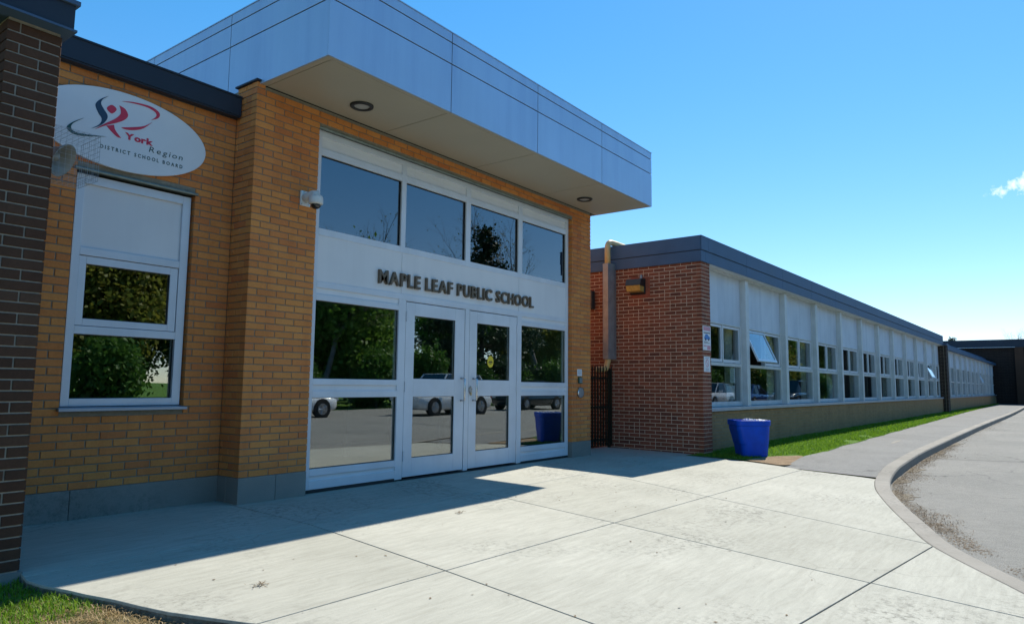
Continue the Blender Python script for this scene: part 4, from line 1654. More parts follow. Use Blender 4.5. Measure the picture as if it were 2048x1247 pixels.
MB().box(-.02, LN, 0.7, 6.0, FB + .031, FT).build('upper_fascia', 'charcoal_metal', W2, world=False)

# dark hall closing the view
XH = 67.7
HALL = thing('school_hall', 'tall dark brick block closing the far end of the wing', 'building', (XH, -4, 0))
hc = MB().box(XH + .01, XH + 20, -15.5, 12, -0.2, 5.3).build('brick_wall', 'mortar_dark', HALL)
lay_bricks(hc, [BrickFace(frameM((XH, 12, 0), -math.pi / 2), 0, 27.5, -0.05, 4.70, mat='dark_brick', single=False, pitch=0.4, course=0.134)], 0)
MB().box(XH - .25, XH + 20.2, -15.7, 12.2, 4.70, 5.36).build('roof_fascia', 'navy_metal', HALL)
MB().box(XH - .28, XH - .251, -4.4, 2.2, 4.69, 4.72).build('drip_edge', 'aluminium_frame', HALL)
MB().box(XH - .35, XH - .0, -4.95, -4.35, -0.2, 4.69).build('pilaster', 'brown_brick', HALL)

# ------------------------------------------------------------------ things on the wing's end wall
T = WMAT


def wpt(u, v, z):
    return tuple(T @ Vector((u, v, z)))


# insulated duct and tan vent pipe
vp = thing('vent_pipe', 'tan vent pipe bending over the roof edge above a grey casing', 'pipe', (7.8, 0.45, 0))
m = MB()
px_, py_ = 7.82, 0.435
arc = [(px_, py_, 3.30), (px_, py_, 3.70)] + [(px_ + 0.13 - 0.13 * math.cos(a), py_, 3.75 + 0.13 * math.sin(a)) for a in np.linspace(0.1, math.pi / 2, 8)] + [(px_ + 0.30, py_ - .01, 3.88), (px_ + 0.75, py_ - .03, 3.87)]
m.tube(arc, 0.056, 16)
m.build('pipe', 'pipe_tan', vp, smooth=True)
m = MB()
arc = [(px_, py_, 1.75), (px_, py_, 1.60)] + [(px_ - 0.10 + 0.10 * math.cos(a), py_ + .02, 1.55 - 0.10 * math.sin(a)) for a in np.linspace(0.1, math.pi / 2, 6)] + [(px_ - 0.30, py_ + .05, 1.44)]
m.tube(arc, 0.055, 14)
m.build('lower_elbow', 'pipe_tan', vp, smooth=True)
m = MB()
m.prism([(7.745, 0.385), (7.90, 0.352), (7.995, 0.352), (7.995, 0.512), (7.78, 0.520), (7.745, 0.49)], 1.64, 3.45)
m.build('casing', 'galvanised', vp)

# wall-pack lamp
wlp = thing('wall_lamp', 'dark wall pack lamp with amber lens on the red brick end wall', 'lamp', (7.94, -0.13, 2.95))
yl0, yl1 = -0.275, 0.03
m = MB()
XW = T @ Vector((SV, 0, 0))
xw = 7.983
prof = [(xw - .002, 3.13), (xw - .20, 3.105), (xw - .235, 2.985), (xw - .05, 2.975), (xw - .05, 2.86), (xw - .002, 2.83)]
nP = len(prof)
vv = [(p[0], yl0, p[1]) for p in prof] + [(p[0], yl1, p[1]) for p in prof]
m.add(vv, [tuple(range(nP)), tuple(reversed(range(nP, 2 * nP)))] + [(i, nP + i, nP + (i + 1) % nP, (i + 1) % nP) for i in range(nP)])
m.build('housing', 'lamp_ring', wlp, bevel=0.006)
m = MB()
prof = [(xw - .052, 2.974), (xw - .228, 2.984), (xw - .19, 2.885), (xw - .052, 2.875)]
vv = [(p[0], yl0 + .012, p[1]) for p in prof] + [(p[0], yl1 - .012, p[1]) for p in prof]
m.add(vv, [(0, 1, 2, 3), (7, 6, 5, 4), (0, 4, 5, 1), (1, 5, 6, 2), (2, 6, 7, 3), (3, 7, 4, 0)])
m.build('lens', 'amber_lens', wlp)
m = MB()
m.cyl((xw - .08, -0.22, 3.118), (xw - .08, -0.22, 3.19), 0.026, n=12)
m.build('photocell', 'galvanised', wlp)
pt = thing('paint_patch', 'rust red painted rectangle on the brick behind the wall lamp', 'paint patch', (7.94, -0.2, 2.9))
MB().box(xw - .0075, xw - .0045, -0.365, 0.02, 2.77, 3.16).build('patch', 'rust_patch', pt)
jb = thing('junction_box', 'narrow dark box on the red brick wall next to the entrance corner', 'box', (7.9, 0.86, 2.85))
MB().box(7.89, 8.0, 0.82, 0.92, 2.62, 2.97).build('case', 'interior_dark', jb, bevel=0.004)
MB().box(7.884, 7.8895, 0.83, 0.91, 2.63, 2.96).build('cover', 'bark', jb)

# notices on the brick corner pier
n1 = thing('notice_board', 'tall white notice with pink bands and blue car picture on the brick corner', 'notice', wpt(SV + .02, PV, 1.78), -TH)
M1 = MB()
M1.box(0.0, 0.335, -0.008, -0.002, 0.0, 0.425)
M1.build('board', 'paper_white', n1, world=False)
m = MB()
m.box(.02, .315, -.0095, -.0082, .345, .415)
m.box(.17, .315, -.0095, -.0082, .012, .085)
m.box(.02, .15, -.0095, -.0082, .065, .085)
m.build('pink_band', 'sign_pink', n1, world=False)
m = MB()
for q in range(7):
    m.box(.03 + q * .041, .062 + q * .041, -.0095, -.0082, .298, .316)
for q in range(6):
    m.box(.04 + q * .041, .070 + q * .041, -.0095, -.0082, .125, .134)
for q in range(4):
    m.box(.04 + q * .041, .070 + q * .041, -.0095, -.0082, .145, .154)
m.build('print', 'sign_black', n1, world=False)
m = MB()
m.plate([(.06, .19), (.29, .19), (.30, .225), (.275, .25), (.23, .255), (.20, .285), (.11, .285), (.085, .25), (.055, .235)], -.0095, -.0082)
m.build('car_picture', 'sign_blue', n1, world=False)
m = MB()
for q in (.11, .24):
    m.plate([(q + .022 * math.cos(a), .19 + .022 * math.sin(a)) for a in np.linspace(0, 2 * math.pi, 17)[:-1]], -.0110, -.0096)
m.build('car_wheels', 'sign_black', n1, world=False)
n2 = thing('prohibition_notice', 'smaller white notice with red prohibition ring below the pink notice', 'notice', wpt(SV + .05, PV, 1.40), -TH)
MB().box(0.0, 0.27, -0.006, -0.002, 0.0, 0.27).build('board', 'paper_white', n2, world=False)
m = MB()
ra, rb = .070, .055
na = 28
vv = [(.135 + ra * math.cos(2 * math.pi * i / na), -.0075, .155 + ra * math.sin(2 * math.pi * i / na)) for i in range(na)] + [(.135 + rb * math.cos(2 * math.pi * i / na), -.0075, .155 + rb * math.sin(2 * math.pi * i / na)) for i in range(na)]
m.add(vv, [(i, (i + 1) % na, na + (i + 1) % na, na + i) for i in range(na)])
m.add([(.09, -.0075, .19), (.10, -.0075, .20), (.18, -.0075, .12), (.17, -.0075, .11)], [(3, 2, 1, 0)])
m.build('ring', 'sign_pink', n2, world=False)
m = MB()
for q, w_ in ((.055, .16), (.038, .13), (.021, .15)):
    m.box(.135 - w_ / 2, .135 + w_ / 2, -.0075, -.0062, q, q + .008)
m.box(.06, .21, -.0075, -.0062, .238, .248)
m.build('print', 'sill_metal', n2, world=False)

# picket gate in the gap
gt = thing('picket_gate', 'dark green iron picket gate between the entrance and the red brick wall', 'gate', (7.2, 0.41, 0))
for i in range(15):
    x = 6.50 + i * 0.1
    m = MB()
    m.box(x - .011, x + .011, 0.40, 0.422, 0.05, 1.44)
    m.add([(x - .018, 0.397, 1.44), (x + .018, 0.397, 1.44), (x + .018, 0.425, 1.44), (x - .018, 0.425, 1.44), (x, 0.411, 1.53)], [(0, 1, 4), (1, 2, 4), (2, 3, 4), (3, 0, 4), (3, 2, 1, 0)])
    m.build('picket', 'iron_green', gt)
for z in (0.16, 0.75, 1.28):
    MB().box(6.455, 7.945, 0.4235, 0.45, z - .02, z + .02).build('rail', 'iron_green', gt)
for x in (6.475, 7.925):
    MB().box(x - .022, x + .022, 0.452, 0.50, -0.02, 1.46).build('post', 'iron_green', gt)

# blue bin -------------------------------------------------------
BN = thing('recycling_bin', 'bright blue plastic recycling bin beside the brick corner', 'bin', (8.44, -1.99, -0.03), R(-50))
BN.matrix_basis = BN.matrix_basis @ Matrix.Diagonal((0.93, 0.93, 1.0, 1.0))
WM[BN.name] = BN.matrix_basis.copy()


def bring(hx0, hx1, hy, z, rad=0.1, dx=0.0):
    pts = []
    for (cx, cy, a0) in ((hx1 - rad * 1.6, hy - rad * 1.6, 0), (hx0 + rad, hy - rad, 90), (hx0 + rad, -hy + rad, 180), (hx1 - rad * 1.6, -hy + rad * 1.6, 270)):
        r_ = rad * 1.6 if a0 in (0, 270) else rad
        for k in range(7):
            a = R(a0 + 90 * k / 6)
            pts.append((cx + r_ * math.cos(a), cy + r_ * math.sin(a), z))
    return pts


m = MB()
body = [bring(-.215, .285, .225, 0.0), bring(-.22, .288, .23, .02), bring(-.245, .300, .245, .20), bring(-.255, .304, .248, .215), bring(-.285, .308, .262, .34), bring(-.320, .312, .275, .46), bring(-.322, .314, .277, .52), bring(-.340, .328, .292, .525), bring(-.344, .331, .295, .60), bring(-.340, .327, .291, .612), bring(-.318, .308, .272, .612), bring(-.314, .305, .268, .54), bring(-.26, .28, .23, .30), bring(-.19, .25, .2, .05)]
m.loft(body)
m.build('body', 'bin_blue', BN, world=False, smooth=False, bevel=0.004)
m = MB()
m.loft([bring(-.06, .303, .266, .585), bring(-.06, .303, .266, .602)])
m.build('lid', 'bin_lid', BN, world=False, bevel=0.003)
# crumpled white sheet over the lid, modelled to imitate its sun sparkle
lx, ly = np.meshgrid(np.linspace(-.03, .27, 26), np.linspace(-.22, .20, 26))
lz = .612 + .012 * np.abs(rng.normal(0, 1, lx.shape)) * (np.cos(lx * 9) ** 2)
m = MB()
vv = [(float(a), float(b), float(c)) for a, b, c in zip(lx.ravel(), ly.ravel(), lz.ravel())]
m.add(vv, [(i * 26 + k, i * 26 + k + 1, (i + 1) * 26 + k + 1, (i + 1) * 26 + k) for i in range(25) for k in range(25) if rng.random() < .62])
m.build('lid_sparkle', 'paper_white', BN, world=False)
m = MB()
m.loft([bring(-.312, -.20, .262, .585, .04), bring(-.312, -.20, .262, .600, .04)])
m.build('rear_lid', 'bin_blue', BN, world=False, bevel=0.003)
m = MB()
m.box(.326, .350, -.10, .10, .545, .585)
m.build('grip', 'bin_blue', BN, world=False, bevel=0.005)


# ------------------------------------------------------------------ pupils behind the window
def child(name, label, loc, rotz, scale, shirt):
    o = thing(name, label, 'person', loc, rotz, group='children behind the annex window')
    J = {'pelvis': (0, 0, .56), 'belly': (0, 0, .68), 'chest': (0, 0, .84), 'neck': (0, 0, .93), 'chin': (0, -.01, .99), 'head': (0, -.01, 1.07), 'crown': (0, .0, 1.15)}
    rad = {'pelvis': (.10, .085), 'belly': (.095, .075), 'chest': (.105, .08), 'neck': (.038, .038), 'chin': (.058, .062), 'head': (.072, .085), 'crown': (.05, .06)}
    names = list(J)
    edges = [('pelvis', 'belly'), ('belly', 'chest'), ('chest', 'neck'), ('neck', 'chin'), ('chin', 'head'), ('head', 'crown')]
    for s, t in ((-1, 'l'), (1, 'r')):
        for nm, p, r_ in (('sh', (.13 * s, 0, .87), .045), ('el', (.18 * s, .01, .68), .034), ('wr', (.17 * s, -.08, .53), .026), ('pa', (.165 * s, -.10, .48), .028),
                          ('hip', (.065 * s, 0, .52), .072), ('kn', (.075 * s, -.01, .29), .05), ('an', (.08 * s, .01, .06), .034), ('to', (.085 * s, -.10, .03), .03)):
            J[nm + t] = p
            rad[nm + t] = (r_, r_)
        edges += [('chest', 'sh' + t), ('sh' + t, 'el' + t), ('el' + t, 'wr' + t), ('wr' + t, 'pa' + t), ('pelvis', 'hip' + t), ('hip' + t, 'kn' + t), ('kn' + t, 'an' + t), ('an' + t, 'to' + t)]
        for fi in range(4):
            nm = 'f%d%s' % (fi, t)
            J[nm] = ((.15 + .012 * fi) * s, -.115 + .004 * fi, .43 - .004 * (fi in (1, 2)))
            rad[nm] = (.008, .008)
            edges.append(('pa' + t, nm))
    ks = list(J)
    me = bpy.data.meshes.new('body')
    me.from_pydata([tuple(c * scale for c in J[k]) for k in ks], [(ks.index(a), ks.index(b)) for a, b in edges], [])
    ob = bpy.data.objects.new('body', me)
    register(ob, o)
    sk = ob.modifiers.new('skin', 'SKIN')
    sk.use_smooth_shade = True
    for k, v in zip(ks, me.skin_vertices[0].data if me.skin_vertices else []):
        v.radius = (rad[k][0] * scale, rad[k][1] * scale)
    if not me.skin_vertices:
        bm = bmesh.new(); bm.from_mesh(me)
        ly = bm.verts.layers.skin.verify()
        bm.verts.ensure_lookup_table()
        for k, v in zip(ks, bm.verts):
            v[ly].radius = (rad[k][0] * scale, rad[k][1] * scale)
            v[ly].use_root = (k == 'pelvis')
        bm.to_mesh(me); bm.free()
    sb = ob.modifiers.new('sub', 'SUBSURF'); sb.levels = 1; sb.render_levels = 1
    me.materials.append(MATS['skin'])
    # clothes and hair shells
    S = scale
    n = 20
    def ell(rx, ry, z, cy=0.0):
        return [(rx * S * math.cos(2 * math.pi * i / n), (cy + ry * math.sin(2 * math.pi * i / n)) * S, z * S) for i in range(n)]
    m = MB()
    m.loft([ell(.135, .105, .50), ell(.125, .10, .60), ell(.13, .10, .75), ell(.15, .10, .85), ell(.12, .085, .91), ell(.055, .055, .935)])
    for s in (-1, 1):
        m.tube([(.12 * s * S, 0, .88 * S), (.165 * s * S, .005 * S, .75 * S)], [.058 * S, .052 * S], 10)
    m.build('shirt', shirt, o, world=False, smooth=True)
    m = MB()
    for s in (-1, 1):
        m.tube([(.06 * s * S, 0, .56 * S), (.07 * s * S, -.005 * S, .30 * S), (.08 * s * S, .005 * S, .08 * S)], [.085 * S, .065 * S, .052 * S], 12)
    m.build('trousers', 'trousers', o, world=False, smooth=True)
    m = MB()
    m.loft([ell(.082, .090, 1.03, .02), ell(.088, .098, 1.09, .012), ell(.082, .092, 1.14, .006), ell(.060, .068, 1.175, .004), ell(.02, .022, 1.192, .003)])
    m.build('hair', 'hair_dark', o, world=False, smooth=True)
    m = MB()
    m.cyl((0, -.085 * S, 1.045 * S), (0, -.105 * S, 1.03 * S), .012 * S, .008 * S, n=8)
    m.build('nose', 'skin', o, world=False)
    m = MB()
    for s in (-1, 1):
        m.cyl((.03 * s * S, -.080 * S, 1.065 * S), (.03 * s * S, -.088 * S, 1.065 * S), .009 * S, n=8)
    m.build('eyes', 'hair_dark', o, world=False)
    return o


child('person', 'taller child with dark hair and blue shirt behind the annex window', (-0.98, AY + .62, 0.01), R(180), 1.0, 'shirt_blue')
child('person', 'shorter child with dark hair behind the right of the annex window', (-0.66, AY + .70, 0.01), R(200), 0.94, 'shirt_green')

# ------------------------------------------------------------------ turf, grass, litter
def np_mesh(name, verts, faces, mat, parent=None):
    """verts (N,3), faces (M,k) all same size"""
    me = bpy.data.meshes.new(name)
    verts = np.asarray(verts, dtype=np.float32)
    faces = np.asarray(faces, dtype=np.int32)
    k = faces.shape[1]
    me.vertices.add(len(verts))
    me.vertices.foreach_set('co', verts.ravel())
    me.loops.add(faces.size)
    me.loops.foreach_set('vertex_index', faces.ravel())
    me.polygons.add(len(faces))
    me.polygons.foreach_set('loop_start', np.arange(0, faces.size, k, dtype=np.int32))
    me.update(calc_edges=True)
    me.materials.append(MATS[mat])
    o = bpy.data.objects.new(name, me)
    register(o, parent)
    return o


def blades(P, h, w, lean, name, mat, label, cat):
    """P (N,3) roots; bent tapered blades of two quads-in-triangles"""
    n = len(P)
    a = rng.uniform(0, 2 * np.pi, n)
    d = np.stack([np.cos(a), np.sin(a), np.zeros(n)], 1)
    s = np.stack([-np.sin(a), np.cos(a), np.zeros(n)], 1)
    H = h * rng.uniform(0.5, 1.25, n)[:, None]
    L = lean * rng.uniform(0.1, 1.0, n)[:, None] * H
    Wd = w * rng.uniform(0.7, 1.3, n)[:, None]
    up = np.array([0, 0, 1.0])
    v0 = P - s * Wd
    v1 = P + s * Wd
    v2 = P + up * H * .55 + d * L * .35 + s * Wd * .8
    v3 = P + up * H * .55 + d * L * .35 - s * Wd * .8
    v4 = P + up * H * (1 - 0.25 * lean) + d * L
    V = np.stack([v0, v1, v2, v3, v4], 1).reshape(-1, 3)
    b = np.arange(n)[:, None] * 5
    F = np.concatenate([b + [0, 1, 2], b + [0, 2, 3], b + [3, 2, 4]], 0)
    o = np_mesh(name, V, F, mat)
    tag(o, label, cat, kind='stuff')
    return o


LP = sorted(LEFT, key=lambda p: p[1])
LYs, LXs = np.array([p[1] for p in LP]), np.array([p[0] for p in LP])


def lawn_z(x, y):
    return 0.02 * y - 0.045 - 0.01 * np.sin(3 * x) * np.cos(2.3 * y)


xs_, ys_ = np.meshgrid(np.linspace(-14, -0.9, 60), np.linspace(-7.2, -0.9, 50))
V = np.stack([xs_.ravel(), ys_.ravel(), lawn_z(xs_, ys_).ravel()], 1)
idx = np.arange(60 * 50).reshape(50, 60)
F = np.stack([idx[:-1, :-1].ravel(), idx[:-1, 1:].ravel(), idx[1:, 1:].ravel(), idx[1:, :-1].ravel()], 1)
# keep only what lies outside the slabs
cx, cy = V[F].mean(1)[:, 0], V[F].mean(1)[:, 1]
keep = cx < np.interp(cy, LYs, LXs) + 0.25
lo = np_mesh('lawn', V, F[keep], 'lawn_soil')
tag(lo, 'patchy lawn corner beside the left edge of the pavement', 'lawn', kind='structure')
N = 52000
x = rng.uniform(-4.3, -1.4, N)
y = rng.uniform(-4.3, -1.12, N)
ok = x < np.interp(y, LYs, LXs) - 0.012
ok &= ~((x > PX0 - .03) & (x < PX1 + .03) & (y > PY - .02))
x, y = x[ok], y[ok]


def vnoise(x, y, f, seed):
    r = np.random.default_rng(seed)
    ph = r.uniform(0, 6.28, (6, 2)); k = r.normal(0, f, (6, 2))
    return sum(np.sin(k[i, 0] * x + k[i, 1] * y + ph[i, 0]) for i in range(6)) / 6


dryness = np.exp(-(((x + 1.98) / 0.55) ** 2 + ((y + 2.55) / 0.62) ** 2)) * 1.35 + 0.35 * vnoise(x, y, 6, 3) + rng.normal(0, .13, len(x))
dry = dryness > 0.40
bare = (dryness > 0.9) & (rng.random(len(x)) < 0.35)
P = np.stack([x, y, lawn_z(x, y)], 1)
sel = ~dry
blades(P[sel], 0.044, 0.0026, 1.1, 'grass', 'grass_blade', 'green grass growing in the lawn corner by the dark pier', 'grass')
sel = dry & ~bare
blades(P[sel], 0.034, 0.0022, 1.9, 'dry_grass', 'grass_dry', 'dead straw coloured grass on the worn lawn corner', 'dry grass')

# strip between wing and path


def tz(x, y):
    t = min(1, max(0, (x - 7.6) / 2.8))
    t = t * t * (3 - 2 * t)
    return 0.02 * y * (1 - t) - 0.0 * t


def wallY(X):
    return -1.38 - 0.0275 * (X - 7.92) + BV


vx = np.concatenate([np.linspace(7.66, 12, 16), np.linspace(12.6, 68.0, 70)])
SVt = []
for X in vx:
    yt = wallY(X) + 0.1
    yb = -2.82 + 0.03 * math.sin(X * 2.3) - max(0, X - 40) * 0.008 - 0.02
    for k in range(5):
        SVt.append((X, yt + (yb - yt) * k / 4, tz(X, yt + (yb - yt) * k / 4) + 0.004 + 0.010 * math.sin(k * 0.8)))
F = []
for i in range(len(vx) - 1):
    for k in range(4):
        F.append((i * 5 + k, i * 5 + k + 1, (i + 1) * 5 + k + 1, (i + 1) * 5 + k))
so_ = np_mesh('verge', SVt, F, 'turf_soil')
tag(so_, 'narrow grass verge along the foot of the classroom wing', 'verge', kind='structure')
# worn earth where the verge meets the slabs
ring = [(7.44, -2.76), (7.55, -2.90), (8.0, -2.88), (8.5, -2.84), (8.85, -2.78), (8.95, -2.66), (8.70, -2.50), (8.62, -2.36), (8.35, -2.28), (8.05, -2.22), (7.85, -2.10), (7.66, -2.20), (7.58, -2.40), (7.50, -2.62)]
m = MB()
m.prism(smooth_poly(ring + [ring[0]], 2)[:-1], -0.2, lambda x, y: tz(x, y) + 0.0155)
eo = m.build('bare_earth', 'dirt')
tag(eo, 'patch of bare brown earth at the foot of the blue bin', 'earth', kind='structure')
PP = []
for (a, b, dens, w_, h_) in ((7.75, 12, 2600, .003, .055), (12, 17, 1500, .0045, .06), (17, 27, 700, .008, .065), (27, 67, 190, .018, .075)):
    n = int(dens * (b - a) * 1.35)
    X = rng.uniform(a, b, n)
    yt = wallY(X) - .01
    yb = -2.82 + 0.03 * np.sin(X * 2.3) - np.maximum(0, X - 40) * 0.008
    t = rng.random(n)
    Y = yt + (yb + rng.normal(0, .03, n) - yt) * t
    bare_ = ((X - 8.15) / 0.80) ** 2 + ((Y + 2.62) / 0.40) ** 2 < 1 + 0.5 * vnoise(X, Y, 7, 9)
    bare_ |= (vnoise(X, Y, 4, 5) > 0.52) & (Y < -2.4)
    bare_ |= (X < 7.72 + 0.0 * Y)
    Z = np.array([tz(v, w) for v, w in zip(X, Y)]) + 0.004
    PP.append((np.stack([X, Y, Z], 1)[~bare_], h_, w_))
for i, (p, h_, w_) in enumerate(PP):
    blades(p, h_, w_, 0.8, 'grass', 'grass_blade', ['grass tufts of the verge next to the blue bin', 'grass of the verge below the third classroom window', 'grass of the verge along the middle of the wing', 'far sunlit grass of the verge toward the dark hall'][i], 'grass')

# needle and leaf litter washed against the kerb


def flakes(P, ln, wd, name, label, parent=None, tilt=0.35):
    n = len(P)
    a = rng.uniform(0, np.pi, n)
    t = rng.normal(0, tilt, n)
    d = np.stack([np.cos(a) * np.cos(t), np.sin(a) * np.cos(t), np.sin(t)], 1)
    s = np.stack([-np.sin(a), np.cos(a), rng.normal(0, .2, n)], 1)
    L = (ln * rng.uniform(.5, 1.4, n))[:, None]
    Wd = (wd * rng.uniform(.6, 1.4, n))[:, None]
    V = np.stack([P - d * L, P + s * Wd, P + d * L, P - s * Wd], 1).reshape(-1, 3)
    b = np.arange(n)[:, None] * 4
    o = np_mesh(name, V, b + [0, 1, 2, 3], 'litter')
    tag(o, label, 'litter', kind='stuff')
    return o


pts = []
while len(pts) < 9500:
    d = random.uniform(30.5, 62) if random.random() < .25 else random.uniform(32.0, 46)
    (xi, yi), (xo, yo) = at_dist(KS, d), at_dist(KOUT, d)
    c = 0.5 + 0.5 * math.sin(d * 2.4) * math.sin(d * 0.9 + 1)
    amt = 0.16 + 0.34 * c
    off = abs(random.gauss(0, amt * 0.38))
    if random.random() > 0.35 + 0.65 * c:
        continue
    dx, dy = (xo - xi) / .19, (yo - yi) / .19
    if xo < 3.6:
        continue
    pts.append((xo + dx * (0.02 + off) + random.gauss(0, .04), yo + dy * (0.02 + off), ROADZ + 0.004 + random.random() * 0.014 * max(0.2, 1 - off * 3)))
flakes(np.array(pts), 0.028, 0.0020, 'leaf_litter', 'brown needle and leaf litter swept against the kerb')
for (d, ln, dep) in ((36.3, 1.1, .26), (38.0, .9, .20), (39.6, 1.0, .26), (41.6, .9, .16), (43.5, 1.3, .22), (46.5, 1.2, .2)):
    m = MB()
    A = []
    for k in range(13):
        dd_ = d + ln * (k / 12 - .5)
        (xi, yi), (xo, yo) = at_dist(KS, dd_), at_dist(KOUT, dd_)
        A.append((xo + (xo - xi) * .03, yo + (yo - yi) * .03))
    B = []
    for k in range(12, -1, -1):
        dd_ = d + ln * (k / 12 - .5)
        (xi, yi), (xo, yo) = at_dist(KS, dd_), at_dist(KOUT, dd_)
        e_ = dep * math.sin(math.pi * k / 12) * random.uniform(.5, 1.1) / .19 + .06
        B.append((xo + (xo - xi) * e_, yo + (yo - yi) * e_))
    m.prism((A + B)[::-1], ROADZ - .02, ROADZ + .0045)
    m.build('silt', 'silt', ro)
# fine sand drifted along the dropped kerb
pts = []
while len(pts) < 7000:
    d = random.uniform(26.5, 34.5)
    (xi, yi), (xo, yo) = at_dist(KS, d), at_dist(KOUT, d)
    t = (d - 26.5) / 8
    e_ = random.gauss(2.2 - 1.6 * t, 0.35)
    if e_ < 0.06 or random.random() > 0.45 + 0.5 * math.sin(d * 3.1) * math.sin(d * 1.3):
        continue
    pts.append((xo + (xo - xi) * e_, yo + (yo - yi) * e_, ROADZ + .003))
flakes(np.array(pts), 0.008, 0.005, 'sand_drift', 'thin tan sand drift along the dropped kerb at the lower right', tilt=.08)
n = 90
X = rng.uniform(-1.8, 7.0, n); Y = rng.uniform(-5.2, -1.3, n)
ok = np.array([(Y[i] > np.interp(X[i], [p[0] for p in KS], [p[1] for p in KS]) + .1 and X[i] > np.interp(Y[i], LYs, LXs) + .1 and X[i] < 7) for i in range(n)])
flakes(np.stack([X, Y, 0.02 * Y + .004], 1)[ok], 0.012, 0.006, 'leaf_scraps', 'tiny dry leaf scraps scattered over the concrete slabs', tilt=.1)
for (x, y, s) in ((-1.30, -2.35, .05), (1.15, -1.75, .04)):
    nn = 26
    P = np.stack([x + rng.normal(0, s * .5, nn), y + rng.normal(0, s * .5, nn), 0.02 * y + .004 + rng.random(nn) * .012], 1)
    flakes(P, .022, .003, 'leaf_scraps', 'small curled clump of dry grass lying on the slab near the lawn' if x < 0 else 'tiny wisp of dry grass lying on the slab before the doors')


# ------------------------------------------------------------------ trees
def grow(seed, height, r0, levels, spread, ratio=0.72, first=0.28, nsub=(3, 4), droop=0.0):
    r = random.Random(seed)
    mb = MB()
    tips = []

    def br(p, d, ln, rad, lv):
        n = 4
        pts, rs = [p], [rad]
        q = Vector(p)
        dd = Vector(d)
        for i in range(n):
            dd = (dd + Vector((r.gauss(0, .12), r.gauss(0, .12), r.gauss(0, .05) + .04 - droop))).normalized()
            q = q + dd * (ln / n)
            pts.append(tuple(q))
            rs.append(rad * (1 - .45 * (i + 1) / n))
            if lv <= 2:
                tips.append((tuple(q), tuple(dd), lv))
        mb.tube(pts, rs, 7 if lv > 2 else (5 if lv > 1 else 3), caps=False)
        if lv == 0:
            return
        for k in range(r.randint(*nsub)):
            t = r.uniform(first if lv == levels else .3, 1.0)
            i = min(n - 1, int(t * n))
            b = Vector(pts[i]).lerp(Vector(pts[i + 1]), t * n - i)
            ax = dd.orthogonal().normalized()
            ax.rotate(Matrix.Rotation(r.uniform(0, 6.28), 3, dd))
            nd = (dd * math.cos(spread) + ax * math.sin(spread) * r.uniform(.7, 1.2)).normalized()
            br(tuple(b), nd, ln * ratio * r.uniform(.75, 1.1), max(.006, rs[i] * .55), lv - 1)
        br(pts[-1], dd, ln * ratio, rs[-1], lv - 1)

    br((0, 0, -0.1), (0, 0, 1), height * .36, r0, levels)
    return mb, tips


def leaf_cloud(tips, per, size, sig, seed):
    r = np.random.default_rng(seed)
    T_ = np.array([t[0] for t in tips])
    P = np.repeat(T_, per, 0) + r.normal(0, sig, (len(T_) * per, 3))
    n = len(P)
    a = r.normal(0, 1, (n, 3)); a /= np.linalg.norm(a, axis=1)[:, None]
    b = np.cross(a, r.normal(0, 1, (n, 3))); b /= np.linalg.norm(b, axis=1)[:, None]
    s = (size * r.uniform(.6, 1.4, n))[:, None]
    V = np.stack([P - a * s, P + b * s * .6, P + a * s, P - b * s * .6], 1).reshape(-1, 3)
    return V, np.arange(n)[:, None] * 4 + [0, 1, 2, 3]


PROTO = {}


def proto(kind):
    if kind in PROTO:
        return PROTO[kind]
    if kind == 'spring':
        mb, tips = grow(11, 10.5, .22, 4, .75, first=.12, nsub=(4, 5))
        V, F = leaf_cloud(tips, 12, .14, .45, 1); mat = 'leaf_spring'; bk = 'bark'
    elif kind == 'gold':
        mb, tips = grow(23, 9.5, .20, 4, .80, first=.12, nsub=(4, 5))
        V, F = leaf_cloud(tips, 12, .14, .45, 2); mat = 'leaf_gold'; bk = 'bark'
    elif kind == 'bare':
        mb, tips = grow(5, 12.5, .20, 5, .50, nsub=(2, 3))
        V, F = leaf_cloud(tips[::3], 1, .05, .1, 3); mat = 'leaf_gold'; bk = 'bark_pale'
    elif kind == 'shrub':
        mb, tips = grow(31, 3.4, .06, 3, .8, first=.05, nsub=(4, 5))
        V, F = leaf_cloud(tips, 16, .10, .28, 4); mat = 'leaf_hedge'; bk = 'bark'
    else:
        mb = MB()
        mb.tube([(0, 0, -.1), (0.05, 0, 5), (0, .05, 12.3)], [.24, .15, .03], 8)
        tips = []
        r = random.Random(3)
        z = 1.6
        while z < 12.2:
            L = min(4.2, (12.6 - z) * .48) * r.uniform(.6, 1.2) + .25
            for k in range(5):
                a = r.uniform(0, 6.28)
                e = (L * math.cos(a), L * math.sin(a), z + L * .12)
                mb.tube([(0, 0, z), (e[0] * .5, e[1] * .5, z + L * .10), e], [.035, .022, .008], 4)
                for t in np.linspace(.25, 1, max(3, int(L * 3.5))):
                    tips.append(((e[0] * t, e[1] * t, z + L * .12 * t), (0, 0, 1), 0))
            z += r.uniform(.35, .6)
        V, F = leaf_cloud(tips, 16, .13, .20, 6); mat = 'leaf_pine'; bk = 'bark'
    me1 = mb.mesh('trunk', bk, True)
    me2 = bpy.data.meshes.new('crown')
    me2.from_pydata(V.tolist(), [], F.tolist())
    me2.materials.append(MATS[mat])
    PROTO[kind] = (me1, me2)
    return PROTO[kind]


